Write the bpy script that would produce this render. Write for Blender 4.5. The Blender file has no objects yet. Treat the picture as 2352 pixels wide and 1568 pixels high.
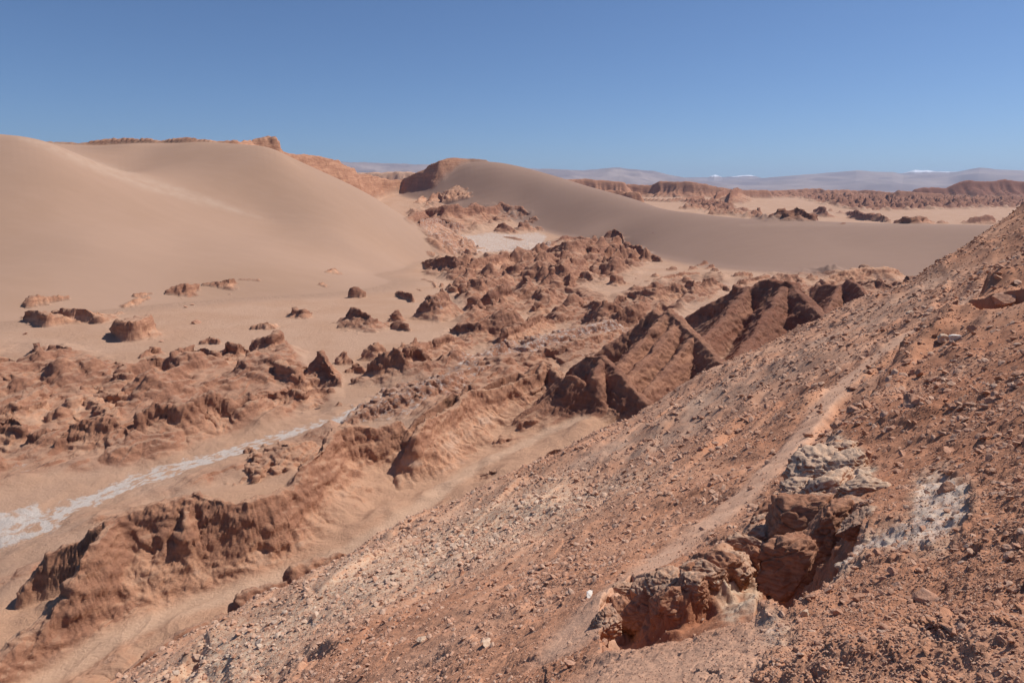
import bpy, math, os
import numpy as np
Q = 1.0          # mesh coarseness, 1 = full

# ------------------------------------------------------------------ camera, sky, sun, exposure
scene = bpy.context.scene
FPX, CU, CV, PITCH = 1568.0, 1176.0, 784.0, math.radians(12.2)   # lens and horizon measured on a 2352 px wide print
cam_data = bpy.data.cameras.new('camera')
cam_data.sensor_width = 36.0
cam_data.lens = 24.0
cam_data.clip_start = 0.1
cam_data.clip_end = 200000.0
cam = bpy.data.objects.new('camera', cam_data)
scene.collection.objects.link(cam)
cam.location = (0, 0, 0)
cam.rotation_euler = (math.pi / 2 - PITCH, 0, 0)
scene.camera = cam

SUN_AZ, SUN_EL = math.radians(67), math.radians(53)              # azimuth to the right of the view direction (+Y)
world = bpy.data.worlds.new('World')
scene.world = world
world.use_nodes = True
wn = world.node_tree
bg = wn.nodes['Background']
sky = wn.nodes.new('ShaderNodeTexSky')
sky.sky_type = 'NISHITA'
sky.sun_disc = False
sky.sun_elevation = SUN_EL
sky.sun_rotation = SUN_AZ
sky.altitude = 2500
sky.air_density = 1.0
sky.dust_density = 2.2
sky.ozone_density = 5.0
tint = wn.nodes.new('ShaderNodeMix')
tint.data_type = 'RGBA'; tint.blend_type = 'MULTIPLY'
tint.inputs[0].default_value = 1.0
tint.inputs[7].default_value = (0.87, 0.98, 1.10, 1)             # the deep blue of dry high-altitude air
wn.links.new(sky.outputs[0], tint.inputs[6])
wn.links.new(tint.outputs[2], bg.inputs[0])
bg.inputs[1].default_value = 0.084
sun_data = bpy.data.lights.new('sun', 'SUN')
sun_data.energy = 4.9
sun_data.angle = math.radians(0.53)
sun_data.color = (1.0, 0.955, 0.89)
sun = bpy.data.objects.new('sun', sun_data)
scene.collection.objects.link(sun)
sun.rotation_euler = (math.pi / 2 - SUN_EL, 0, -SUN_AZ + math.pi)
scene.view_settings.view_transform = 'Standard'
scene.view_settings.look = 'None'
scene.view_settings.exposure = 0.0
scene.view_settings.gamma = 1.0
scene.render.engine = 'CYCLES'
scene.cycles.max_bounces = 6
scene.cycles.diffuse_bounces = 3
scene.cycles.volume_bounces = 0
scene.cycles.use_denoising = True
try:
    scene.cycles.denoiser = 'OPENIMAGEDENOISE'
except Exception:
    pass

# ------------------------------------------------------------------ small numerics
SP, CP = math.sin(PITCH), math.cos(PITCH)
rng = np.random.default_rng(7)
_perm = np.random.default_rng(11).permutation(256).astype(np.int32)
_perm = np.concatenate([_perm, _perm, _perm])
_g3 = np.random.default_rng(12).normal(size=(256, 3))
_g3 = (_g3 / np.linalg.norm(_g3, axis=1)[:, None]).astype(np.float32)

def ray(u, v):
    xc = (np.asarray(u, float) - CU) / FPX
    yc = (CV - np.asarray(v, float)) / FPX
    return xc, CP + yc * SP, -SP + yc * CP

def at(u, v, y):                                   # the point seen at (u, v) that lies y metres ahead
    a, b, c = ray(u, v)
    t = y / b
    return np.array([a * t, b * t, c * t])

def atz(u, v, z):                                  # the point seen at (u, v) at height z
    a, b, c = ray(u, v)
    t = z / c
    return np.array([a * t, b * t, c * t])

def project(x, y, z):
    w = y * CP - z * SP
    w = np.where(w < 0.05, 0.05, w)
    return CU + FPX * x / w, CV - FPX * (y * SP + z * CP) / w

def sstep(a, b, x):
    t = np.clip((x - a) / (b - a), 0, 1)
    return t * t * (3 - 2 * t)

def noise3(x, y, z):
    x, y, z = np.broadcast_arrays(np.asarray(x, np.float32), np.asarray(y, np.float32), np.asarray(z, np.float32))
    xi, yi, zi = np.floor(x), np.floor(y), np.floor(z)
    fx, fy, fz = x - xi, y - yi, z - zi
    xi, yi, zi = xi.astype(np.int32) & 255, yi.astype(np.int32) & 255, zi.astype(np.int32) & 255
    ux, uy, uz = [f * f * f * (f * (f * 6 - 15) + 10) for f in (fx, fy, fz)]
    out = 0
    for dx in (0, 1):
        wx = ux if dx else 1 - ux
        for dy in (0, 1):
            wy = uy if dy else 1 - uy
            for dz in (0, 1):
                wz = uz if dz else 1 - uz
                g = _g3[_perm[_perm[_perm[xi + dx] + yi + dy] + zi + dz]]
                out = out + wx * wy * wz * (g[..., 0] * (fx - dx) + g[..., 1] * (fy - dy) + g[..., 2] * (fz - dz))
    return out * 1.6

def fbm(x, y, z, n=4, gain=0.5):
    o, a = 0, 1.0
    for k in range(n):
        s = 2.03 ** k
        o = o + a * noise3(x * s + 17 * k, y * s + 5 * k, z * s + 9 * k)
        a *= gain
    return o

def worley(x, y):                                  # distance to the nearest and second cell point, and a cell value
    x = np.asarray(x, np.float32); y = np.asarray(y, np.float32)
    xi, yi = np.floor(x).astype(np.int32), np.floor(y).astype(np.int32)
    f1 = np.full(x.shape, 9.0, np.float32); f2 = f1.copy(); val = np.zeros_like(f1)
    for dx in (-1, 0, 1):
        for dy in (-1, 0, 1):
            h = _perm[_perm[(xi + dx) & 255] + ((yi + dy) & 255)]
            px = xi + dx + h / 256.0
            h2 = _perm[h + 57]
            py = yi + dy + h2 / 256.0
            d = np.sqrt((px - x) ** 2 + (py - y) ** 2).astype(np.float32)
            c = d < f1
            f2 = np.where(c, f1, np.minimum(f2, d))
            val = np.where(c, _perm[h2 + 91] / 256.0, val)
            f1 = np.where(c, d, f1)
    return f1, f2, val

class TPS:
    def __init__(self, pts, vals, reg=1e-4):
        self.p = np.asarray(pts, float)
        n = len(self.p)
        A = np.zeros((n + 3, n + 3))
        A[:n, :n] = self.k(((self.p[:, None] - self.p[None]) ** 2).sum(-1)) + reg * np.eye(n)
        A[:n, n] = 1; A[:n, n + 1:] = self.p; A[n, :n] = 1; A[n + 1:, :n] = self.p.T
        self.w = np.linalg.solve(A, np.concatenate([np.asarray(vals, float), [0, 0, 0]]))
    @staticmethod
    def k(r2):
        return 0.5 * r2 * np.log(r2 + 1e-12)
    def __call__(self, X, Y):
        n = len(self.p)
        o = self.w[n] + self.w[n + 1] * X + self.w[n + 2] * Y
        for i in range(n):
            o = o + self.w[i] * self.k((X - self.p[i, 0]) ** 2 + (Y - self.p[i, 1]) ** 2)
        return o

def smax(a, b, k):
    h = np.clip(0.5 + 0.5 * (a - b) / k, 0, 1)
    return b * (1 - h) + a * h + k * h * (1 - h)

# ------------------------------------------------------------------ the lie of the land: survey points
# valley floor: (u, v, height)
VZ = [(0, 1220, -63), (220, 1130, -62.5), (450, 1060, -62), (700, 990, -61), (900, 900, -60), (1090, 800, -60),
      (-300, 1250, -63), (-300, 1000, -61), (0, 1000, -60), (300, 900, -59), (600, 830, -59), (0, 800, -58), (-300, 800, -57),
      (80, 1568, -66), (550, 1355, -62), (800, 1260, -60), (1100, 1070, -56), (1500, 935, -51), (1300, 990, -53),
      (1090, 720, -59), (960, 770, -59), (1400, 750, -58), (1600, 700, -57), (1130, 570, -58), (1250, 530, -47), (1288, 541, -51), (1351, 548, -52), (1400, 556, -55), (1050, 590, -59),
      (1300, 640, -58), (1480, 600, -58), (1700, 640, -57), (2000, 650, -57), (2300, 660, -56), (1800, 720, -56), (2100, 720, -55)]
VY = [(880, 452, 1100), (925, 443, 1160), (1000, 440, 1250), (950, 470, 1030), (1010, 520, 880), (930, 500, 940), (1764, 518, 1230), (1900, 514, 1230), (2200, 516, 1230), (2450, 518, 1230),
      (1900, 491, 1500), (2200, 492, 1500), (2450, 494, 1500), (2000, 474, 1800), (2250, 478, 1800), (1700, 455, 1850), (1840, 462, 1900),
      (1600, 456, 2150), (2000, 462, 2150), (2300, 466, 2300), (1300, 452, 2150), (1450, 470, 1600), (1650, 480, 1450), (800, 446, 2400),
      (300, 440, 2400), (-300, 440, 2400), (1200, 440, 3600), (2000, 446, 3600), (2500, 446, 3600), (500, 440, 3600), (-300, 440, 3600)]
# big dune on the left: (u, v, metres ahead)
LZ = [(-400, 800, -60), (0, 775, -60), (200, 745, -60), (400, 720, -60), (600, 700, -60), (800, 690, -61), (950, 655, -61.5), (1040, 590, -60)]
LY = [(-400, 330, 440), (0, 319, 480), (40, 321, 482), (110, 335, 490), (190, 369, 500), (300, 417, 512), (450, 468, 525), (620, 505, 545),
      (190, 342, 640), (110, 330, 640), (330, 345, 640), (450, 335, 640), (560, 336, 630), (330, 395, 570), (500, 420, 565), (0, 560, 390), (200, 560, 400), (400, 560, 440),
      (600, 580, 450), (0, 430, 440), (200, 450, 465), (-400, 560, 370), (800, 560, 525), (600, 337, 630), (640, 352, 626), (683, 378, 634), (773, 416, 646), (853, 453, 662), (928, 498, 682), (978, 529, 694),
      (1020, 566, 706), (880, 540, 600), (940, 590, 600), (780, 480, 590), (850, 625, 500), (600, 650, 395), (300, 660, 360), (0, 680, 325),
      (450, 330, 645), (300, 333, 650)]
LH = [(110, 550, 37), (190, 560, 30), (300, 570, 17), (-400, 800, 10), (0, 800, 20), (300, 820, 20), (560, 800, 10), (680, 800, -15), (780, 820, -25), (880, 820, -45), (960, 800, -58), (1060, 820, -75), (300, 1100, -60), (-300, 1100, -60), (700, 1100, -80)]
# dark dune on the right
RZ = [(1351, 547, -51), (1400, 556, -54), (1460, 577, -59), (1520, 596, -60), (1700, 624, -59), (2100, 642, -59), (2450, 650, -59), (1285, 540, -51)]
RY = [(970, 431, 1120), (1018, 415, 1108), (1080, 381, 1122), (1105, 381, 1118), (1130, 384, 1110), (1180, 393, 1098), (1250, 411, 1062), (1330, 432, 1005), (1400, 450, 945), (1450, 464, 905), (1500, 476, 866), (1575, 488, 812), (1650, 498, 762), (1775, 506, 700), (1900, 511, 660), (2100, 518, 612), (2260, 524, 580), (2500, 530, 545),
      (1300, 470, 955), (1400, 500, 865), (1500, 530, 765), (1700, 560, 610), (2000, 570, 560), (1230, 505, 950), (1040, 420, 1095), (985, 446, 1090), (1090, 450, 1055), (1200, 465, 1015),
      (1100, 480, 1010), (1850, 540, 615), (2250, 580, 530)]
RH = [(1500, 1080, -50), (1575, 890, -34), (1650, 845, -36), (1750, 800, -40), (1900, 740, -38), (2100, 690, -38), (1650, 950, -54), (1900, 820, -57), (2260, 720, -57), (1330, 1300, -45), (1250, 1400, -40), (1130, 1450, -30), (1000, 1350, -30), (2500, 700, -57), (1700, 480, -72), (2100, 440, -72), (1350, 760, -75), (1100, 840, -75), (960, 900, -70)]
# stony slope the photograph was taken from
NE = [(270, 1568, 33), (480, 1430, 38), (640, 1372, 41), (800, 1277, 47), (960, 1210, 52), (1100, 1122, 57), (1250, 1076, 61), (1400, 1010, 66), (1500, 932, 70),
      (1570, 888, 70), (1660, 842, 70), (1800, 772, 70), (1900, 742, 71), (2000, 702, 71), (2070, 655, 71), (2130, 622, 72), (2200, 572, 73), (2280, 527, 74), (2352, 488, 76), (2500, 430, 80), (2700, 380, 85)]
NY = [(2352, 1568, 2.3), (2000, 1568, 2.8), (1700, 1568, 3.6), (1400, 1568, 5.0), (1000, 1568, 9.5), (600, 1568, 19),
      (2700, 1700, 1.7), (2352, 1850, 1.6), (1700, 1850, 2.2), (1000, 1850, 5), (300, 1850, 18),
      (2352, 1400, 3.1), (2000, 1400, 4.0), (1700, 1400, 5.4), (1400, 1400, 8.3), (1100, 1400, 14), (800, 1400, 25),
      (2352, 1200, 4.5), (2000, 1200, 6.6), (1700, 1200, 12), (1400, 1200, 20), (1150, 1200, 33),
      (2352, 1000, 8), (2000, 1000, 14), (1700, 1000, 26), (1550, 1000, 38), (2352, 900, 11), (2100, 900, 17), (1900, 900, 26), (1700, 900, 40),
      (2352, 800, 15), (2100, 800, 25), (1900, 800, 39), (2352, 700, 22), (2200, 700, 31), (2080, 700, 46), (2352, 600, 38), (2250, 600, 50), (2700, 1200, 3), (2700, 800, 8), (2700, 600, 15)]

def pts_z(L): return [atz(u, v, z) for u, v, z in L]
def pts_y(L): return [at(u, v, y) for u, v, y in L]
def pts_h(L): return [np.array([(u - CU) / FPX * y / 0.99, y, z]) for u, y, z in L]
def make(*groups):
    P = np.array(sum(groups, []))
    return TPS(P[:, :2] / 100.0, P[:, 2])
tpsV = make(pts_z(VZ), pts_y(VY))
tpsL = make(pts_z(LZ), pts_y(LY), pts_h(LH))
tpsR = make(pts_z(RZ), pts_y(RY), pts_h(RH))
npts = pts_y(NE) + pts_y(NY)
for (u, v, y) in NE:                               # the far side of the slope's brow, out of sight
    p = at(u, v, y); t = p[2] / p[1]; k = p[0] / p[1]
    npts.append(np.array([k * y * 1.3, y * 1.3, 1.3 * y * t - 0.14 * y]))
    npts.append(np.array([k * y * 2.0, y * 2.0, 2.0 * y * t - 0.85 * y]))
npts = np.array(npts)
nr = np.hypot(npts[:, 0], npts[:, 1])
tpsN = TPS(np.stack([np.arctan2(npts[:, 0], npts[:, 1]), np.log(nr)], 1), npts[:, 2] / nr, 2e-4)

def Vh(x, y): return tpsV(x / 100.0, y / 100.0)
def Lh(x, y): return tpsL(x / 100.0, y / 100.0)
def Rh(x, y): return tpsR(x / 100.0, y / 100.0)
def Nh(x, y):
    r = np.hypot(x, y)
    return r * tpsN(np.arctan2(x, y), np.log(r))
def base_far(x, y):
    r = np.hypot(x, y)
    v = Vh(x, y)
    l = np.where((r > 250) & (r < 1200) & (x < 120), Lh(x, y), -500)
    q = np.where((r > 430) & (r < 1500) & (x > -260), Rh(x, y), -500)
    return smax(smax(l, v, 3.0), q, 3.0)

def ground_at(u, v):                               # where the line of sight first meets the sand
    a, b, c = ray(u, v)
    d = np.exp(np.linspace(math.log(65), math.log(4400), 1400))
    x, y, z = a * d / b, d, c * d / b
    g = base_far(x, y)
    hit = np.nonzero(z <= g)[0]
    i = hit[0] if len(hit) else len(d) - 1
    i0 = max(i - 1, 0)
    f0, f1 = z[i0] - g[i0], z[i] - g[i]
    t = f0 / (f0 - f1) if f0 != f1 else 0
    return np.array([x[i0] + t * (x[i] - x[i0]), y[i0] + t * (y[i] - y[i0]), z[i0] + t * (z[i] - z[i0])])
# ------------------------------------------------------------------ outcrops: crest lines surveyed from the lookout
ORIGIN = dict(A=(0, 686), B=(588, 686), C=(1176, 686), D=(882, 477.7), E=(588, 294), F=(1176, 294), G=(1764, 294))
STYLE = dict(
    hill=dict(s1=0.9, s2=0.6, cap=0.35, b1=0.9, b2=0.6),
    crag=dict(s1=2.3, s2=0.52, cap=0.46, b1=2.0, b2=0.55),
    block=dict(s1=4.0, s2=1.2, cap=0.85, b1=3.0, b2=1.2),
    cone=dict(s1=1.5, s2=0.9, cap=0.4, b1=1.5, b2=1.0),
    slab=dict(s1=2.2, s2=0.8, cap=0.7, b1=0.35, b2=0.25),
    low=dict(tal=0, s1=0.7, s2=0.4, cap=0.4, b1=0.5, b2=0.3, gul=0.05, warp=0.4),
    cliff=dict(tal=0, wea=.3, s1=4.0, s2=0.8, cap=0.8, b1=0.5, b2=0.3, gul=0.10, gl=0.5),
    pyr=dict(s1=1.25, s2=1.0, cap=0.5, b1=1.3, b2=1.1, gul=0.13, gl=0.34, warp=0.24, jit=0.025, wea=.3, tal=.2),
    mesa=dict(tal=.2, wea=.19, s1=1.2, s2=0.45, cap=0.45, b1=0.3, b2=0.2, gul=0.22, gl=0.5, warp=0.35),
)
OUTCROPS = []
def R(crop, pts, style='crag', **kw):
    d = dict(lam=0.9, warp=0.35, gul=0.1, gl=0.55, jit=0.03, flat=0.04, rock=1.0, salt=0.0, tone=0.4, Y=False, wea=1.0, Hx=0, tal=.75)
    d.update(STYLE[style]); d.update(kw)
    if crop != 'O':
        ox, oy = ORIGIN[crop]
        pts = [(ox + p[0] / 4, oy + p[1] / 4) + ((p[2],) if d['Y'] else (oy + p[2] / 4,)) for p in pts]
    d['pts'] = pts
    return d
def oc(name, cat, label, *ridges, group=None):
    OUTCROPS.append(dict(name=name, cat=cat, label=label, ridges=list(ridges), group=group))

RO, BO, HI, RI = 'rock_outcrop', 'boulder', 'rocky_hill', 'rock_ridge'
# --- left: outcrops standing in the sand below the big dune
oc(RO, 'outcrop', 'pale flat-topped rock shelf half buried in sand at the far left foot of the dune',
   R('A', [(250, 40, 95), (330, -25, 70), (470, -20, 40), (620, -25, 10)], 'slab', tone=.55),
   R('A', [(190, 200, 216), (250, 120, 220), (340, 105, 245), (430, 150, 270), (500, 215, 255)], 'slab', tone=.55, salt=.15),
   R('A', [(490, 120, 160), (680, 85, 228), (800, 100, 232), (905, 165, 235)], 'slab', tone=.55, salt=.2))
oc(BO, 'boulder', 'large blocky boulder alone on the sand with a dark shadow on its left side',
   R('A', [(1115, 210, 320), (1210, 205, 390), (1320, 160, 330)], 'block', tone=.5, flat=.35, warp=.2, gul=.03), R('A', [(1300, 200, 380), (1400, 250, 300)], 'crag', tone=.5))
oc(RO, 'outcrop', 'broken brown rock shelf along the sand at the middle of the dune foot',
   R('O', [(382, 667, 678), (400, 658, 680), (430, 652, 683), (452, 652, 670)], 'slab', tone=.4, b1=.8), R('O', [(465, 650, 656), (500, 645, 662), (525, 640, 668), (540, 640, 655)], 'slab', tone=.45, b1=.8),
   R('O', [(550, 640, 643), (595, 641, 645)], 'slab'))
oc(RO, 'outcrop', 'small pale crumbly rock shelf left of the broken brown shelf',
   R('O', [(283, 698, 708), (300, 690, 705), (330, 682, 692), (345, 680, 686)], 'slab', tone=.65, salt=.3), R('O', [(308, 675, 684), (318, 672, 684), (350, 671, 675)], 'slab', tone=.55))
oc(RO, 'outcrop', 'small dark arched rock with a pale sandy cap on the dune apron',
   R('B', [(280, 150, 166), (340, 95, 175), (440, 108, 188), (492, 128, 166)], 'crag'))
oc(RO, 'outcrop', 'low pale slab of rock above the knobbly hills on the sand',
   R('B', [(-40, 250, 284), (40, 220, 285), (110, 205, 288), (165, 250, 285)], 'slab', tone=.7))
oc(RO, 'outcrop', 'cone-shaped dark rock with a thin left spike standing in the sand',
   R('B', [(830, 190, 238), (883, 85, 246), (960, 95, 290)], 'cone', tone=.3), R('B', [(950, 100, 290), (1050, 150, 310), (1080, 200, 300)], 'hill', tone=.3, salt=.15))
oc(RO, 'outcrop', 'narrow pointed rock cone right of the wider spiked cone',
   R('B', [(1255, 150, 175), (1298, 112, 220)], 'cone', tone=.3), R('B', [(1255, 225, 262), (1310, 185, 290), (1370, 225, 300), (1410, 275, 304)], 'cone', tone=.3, salt=.2))
oc(BO, 'boulder', 'squat rounded brown boulder sitting on the sand below the dune',
   R('E', [(855, 1500, 1560), (900, 1455, 1562), (950, 1460, 1562), (992, 1520, 1555)], 'block', tone=.35, warp=.2))
oc(BO, 'boulder', 'wedge-shaped dark rock lying on the sand right of the squat boulder',
   R('D', [(108, 775, 790), (180, 767, 838), (250, 778, 850), (262, 800, 868)], 'block', tone=.3, warp=.2))
oc(RO, 'outcrop', 'small rounded rock poking from the dune above the scattered white chips',
   R('E', [(640, 1310, 1332), (690, 1278, 1332), (745, 1290, 1315)], 'crag', tone=.4))
oc(RO, 'outcrop', 'small dark rock with pale rubble round it on the dune below the rounded rock',
   R('E', [(570, 1435, 1448), (610, 1405, 1450), (640, 1420, 1440)], 'crag', tone=.4))
oc(RO, 'outcrop', 'thin broken row of rocks curving along the dune edge beside the badlands',
   R('D', [(352, 638, 660), (400, 655, 670), (450, 670, 690), (475, 710, 738)], 'crag', tone=.35))
oc(BO, 'boulder', 'small leaning rock on the sand left of the salt-streaked crag', R('D', [(303, 735, 745), (325, 738, 762), (342, 752, 766)], 'crag', tone=.35))
oc(RO, 'outcrop', 'small upright fin of rock on the sand above the salt-streaked crag', R('D', [(515, 710, 725), (526, 680, 728), (540, 700, 724)], 'block', tone=.3))
oc(RO, 'outcrop', 'small smooth pyramid of rock beside the sandy gully', R('D', [(605, 690, 760), (640, 745, 785)], 'cone', tone=.5))
oc(BO, 'boulder', 'small dark rock at the end of the smooth dune crest', R('D', [(392, 400, 418), (410, 392, 425), (424, 408, 422)], 'crag', tone=.3))
oc(RO, 'outcrop', 'salt-streaked brown crag with two dark knobs at the edge of the sand',
   R('D', [(385, 850, 1000), (405, 812, 1040), (480, 795, 1045)], 'cone', tone=.3, salt=.45), R('D', [(470, 800, 1040), (532, 738, 1030), (585, 800, 1010), (650, 900, 1010), (715, 965, 1000)], 'cone', tone=.35, salt=.3))
# --- left badlands
oc(RO, 'outcrop', 'dark-faced rock hump casting shadow onto white ground at the left',
   R('A', [(340, 410, 470), (335, 480, 615), (415, 530, 595)], 'crag', s1=4, tone=.35), R('A', [(470, 420, 540), (570, 430, 555), (690, 475, 540)], 'hill', tone=.5))
oc(RO, 'outcrop', 'rounded sandy knob with a dark left end behind the left cliffs',
   R('A', [(475, 700, 775), (560, 640, 780), (660, 600, 740), (750, 555, 680), (860, 555, 640)], 'crag', tone=.5), R('A', [(808, 670, 720), (870, 655, 742), (908, 700, 742)], 'block', tone=.4))
oc(RO, 'outcrop', 'twin brown knobs with a dark cleft between them in the left badlands',
   R('A', [(955, 625, 690), (1060, 565, 690), (1160, 610, 740), (1220, 690, 770)], 'crag', tone=.5), R('A', [(1090, 690, 785), (1190, 690, 790)], 'crag', tone=.45))
oc(RO, 'outcrop', 'overhanging brown knob with a sandy cap and a black shadow at its foot',
   R('A', [(1235, 640, 712), (1310, 555, 722), (1420, 535, 722), (1520, 560, 690)], 'crag', s1=4, tone=.4), R('A', [(1510, 545, 640), (1600, 530, 640)], 'hill', tone=.5), R('A', [(1290, 540, 556), (1355, 452, 545), (1450, 445, 525)], 'crag', tone=.45))
oc(RO, 'outcrop', 'lumpy brown hill with a sandy crest in the middle of the left badlands',
   R('A', [(1600, 490, 620), (1700, 445, 620), (1760, 432, 600)], 'crag', tone=.45), R('A', [(1770, 480, 590), (1880, 448, 610), (1990, 500, 650)], 'crag', tone=.45), R('A', [(1950, 600, 655), (1990, 640, 660)], 'hill'))
oc(RO, 'outcrop', 'small brown peak at the back edge of the left badlands', R('A', [(1840, 400, 422), (1925, 335, 425), (2000, 385, 420)], 'cone', tone=.4))
oc(RO, 'outcrop', 'knobbly brown hump right of the small back peak',
   R('A', [(2040, 490, 560), (2090, 385, 572), (2180, 415, 575), (2240, 440, 540), (2295, 480, 525)], 'crag', tone=.4))
oc(RO, 'outcrop', 'tall brown crag leaning right above fluted sandy slopes',
   R('B', [(0, 365, 520), (60, 350, 560), (150, 320, 580), (200, 298, 560), (245, 345, 520), (295, 405, 480)], 'crag', tone=.45))
oc(BO, 'boulder', 'small dark cubic rock on the sandy slope in the left badlands', R('A', [(1565, 735, 752), (1605, 690, 757), (1650, 722, 752)], 'block', tone=.35))
oc(RO, 'outcrop', 'little sandy pyramid among the left badlands', R('A', [(1450, 752, 865), (1400, 815, 862)], 'cone', tone=.6))
oc(RO, 'outcrop', 'low double rock step on the sand in the left badlands',
   R('A', [(765, 815, 870), (830, 795, 860), (910, 800, 850)], 'crag', tone=.45), R('A', [(925, 835, 930), (1040, 880, 975), (1150, 885, 985), (1290, 975, 1000)], 'crag', tone=.5))
oc(RO, 'outcrop', 'small dark overhang on the sandy shoulder above the right-hand cliff face',
   R('A', [(1680, 925, 950), (1780, 890, 950)], 'crag'), R('A', [(1740, 830, 880), (1750, 800, 880), (1790, 840, 900)], 'cone'))
oc(RO, 'outcrop', 'long sandy hillside with dark rock bands at the left border',
   R('A', [(-200, 560, 660), (0, 540, 655), (90, 540, 640), (190, 610, 655)], 'hill', tone=.6), R('A', [(-200, 700, 850), (0, 680, 870), (130, 690, 850), (300, 680, 800), (440, 740, 790)], 'hill', tone=.55))
oc(RO, 'outcrop', 'wide crumbling brown slope below the sandy hillside at the left border',
   R('A', [(-200, 1000, 1250), (0, 1000, 1250), (150, 950, 1250), (300, 850, 1100), (430, 800, 1000), (560, 860, 940), (610, 900, 940)], 'hill', tone=.5, gul=.16),
   R('A', [(-200, 1150, 1420), (0, 1130, 1420), (110, 1080, 1420), (200, 1160, 1420)], 'crag', tone=.45))
oc(RO, 'outcrop', 'rounded sandy ridge running down to the overhanging left cliff',
   R('A', [(450, 1045, 1200), (560, 995, 1200), (660, 1010, 1150)], 'crag', tone=.5), R('A', [(640, 920, 1150), (760, 870, 1080), (830, 900, 1100), (960, 1000, 1180), (1080, 1080, 1250)], 'hill', tone=.65, gul=.02))
oc('cliff', 'cliff', 'shadowed overhanging brown cliff on the left above the white wash',
   R('A', [(250, 1250, 1430), (320, 1230, 1440), (420, 1170, 1450)], 'crag', tone=.4), R('A', [(430, 1430, 1500), (530, 1290, 1500), (630, 1165, 1480)], 'crag', tone=.4, s1=3.5),
   R('A', [(620, 1165, 1490), (760, 1105, 1500), (900, 1075, 1490), (1040, 1110, 1470), (1150, 1180, 1430), (1190, 1260, 1420)], 'crag', tone=.45, gul=.14, salt=.2))
oc(BO, 'boulder', 'big square-edged block jutting from the overhanging left cliff', R('A', [(775, 1130, 1240), (850, 1118, 1245), (935, 1135, 1215)], 'block', tone=.55, warp=.1, gul=0, jit=.01))
oc('cliff', 'cliff', 'brown cliff face between two black clefts above the white wash',
   R('A', [(1195, 1185, 1420), (1230, 1120, 1440), (1310, 1040, 1450), (1420, 955, 1440), (1600, 965, 1420), (1740, 960, 1400)], 'crag', tone=.45, gul=.12, salt=.25))
oc(BO, 'boulder', 'wedge of rock leaning on the cliff with a triangular shadow', R('A', [(1620, 1250, 1310), (1650, 1175, 1312), (1715, 1270, 1300)], 'cone', tone=.5, warp=.1))
oc('cliff', 'cliff', 'fluted brown cliff with narrow gullies right of the triangular shadow',
   R('A', [(1760, 930, 1330), (1880, 880, 1300), (1990, 890, 1270), (2110, 930, 1240)], 'crag', tone=.45, gul=.2, gl=.35, salt=.15))
oc('cliff', 'cliff', 'low rocky cliff of stacked knobs at the right end of the left badlands',
   R('A', [(2150, 930, 1220), (2210, 900, 1190), (2330, 890, 1160)], 'crag', gul=.15), R('B', [(0, 880, 1000), (80, 870, 990), (200, 850, 985), (350, 830, 980), (440, 870, 970)], 'crag', s1=3.2, tone=.45), R('B', [(450, 850, 960), (560, 810, 920), (700, 830, 905), (740, 865, 890)], 'crag', s1=3.2, tone=.45))
oc(RO, 'outcrop', 'sand-coloured hump with a dark left shoulder next to the pinnacle',
   R('B', [(125, 700, 735), (230, 603, 800), (330, 620, 830), (420, 720, 830), (480, 785, 800)], 'cone', tone=.55))
oc('rock_pinnacle', 'pinnacle', 'knobbly brown pinnacle throwing a shadow on the sand to its left',
   R('B', [(530, 590, 690), (560, 500, 720), (590, 495, 780), (630, 555, 800), (690, 640, 820), (760, 760, 825)], 'cone', tone=.35, s1=2.2))
oc(RO, 'outcrop', 'small rock with a sharp dark horn right of the pinnacle', R('B', [(745, 545, 605), (808, 478, 618), (890, 560, 615)], 'cone', tone=.45))
oc(RO, 'outcrop', 'little brown tent-shaped rock below the sharp dark horn', R('B', [(825, 645, 685), (925, 570, 692), (990, 645, 700)], 'cone', tone=.45))
oc(RO, 'outcrop', 'grey-brown pointed mound behind the large dark-sided hill', R('B', [(980, 510, 575), (1090, 400, 582), (1190, 460, 560)], 'cone', tone=.5, salt=.35))
oc(HI, 'hill', 'large dark-sided hill with a craggy rim beside the sand fan',
   R('B', [(1005, 690, 765), (1055, 600, 800), (1150, 500, 825), (1280, 463, 832), (1370, 505, 825)], 'crag', tone=.4), R('B', [(1385, 455, 700), (1480, 447, 680), (1545, 500, 680), (1600, 540, 650), (1665, 560, 640)], 'crag', tone=.4))
oc(BO, 'boulder', 'cluster boulder at the dark foot of the large craggy hill', R('B', [(890, 745, 785), (940, 725, 788), (990, 750, 785)], 'block', tone=.4, warp=.2))
oc(BO, 'boulder', 'rounded boulder resting on the flat sand fan by the wash', R('B', [(725, 955, 988), (752, 928, 990), (785, 955, 985)], 'block', tone=.45, warp=.15, gul=0))
oc(RO, 'outcrop', 'small smooth dome of rock behind the large craggy hill', R('B', [(1312, 440, 462), (1345, 412, 464), (1390, 425, 460)], 'cone', tone=.5))
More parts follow.
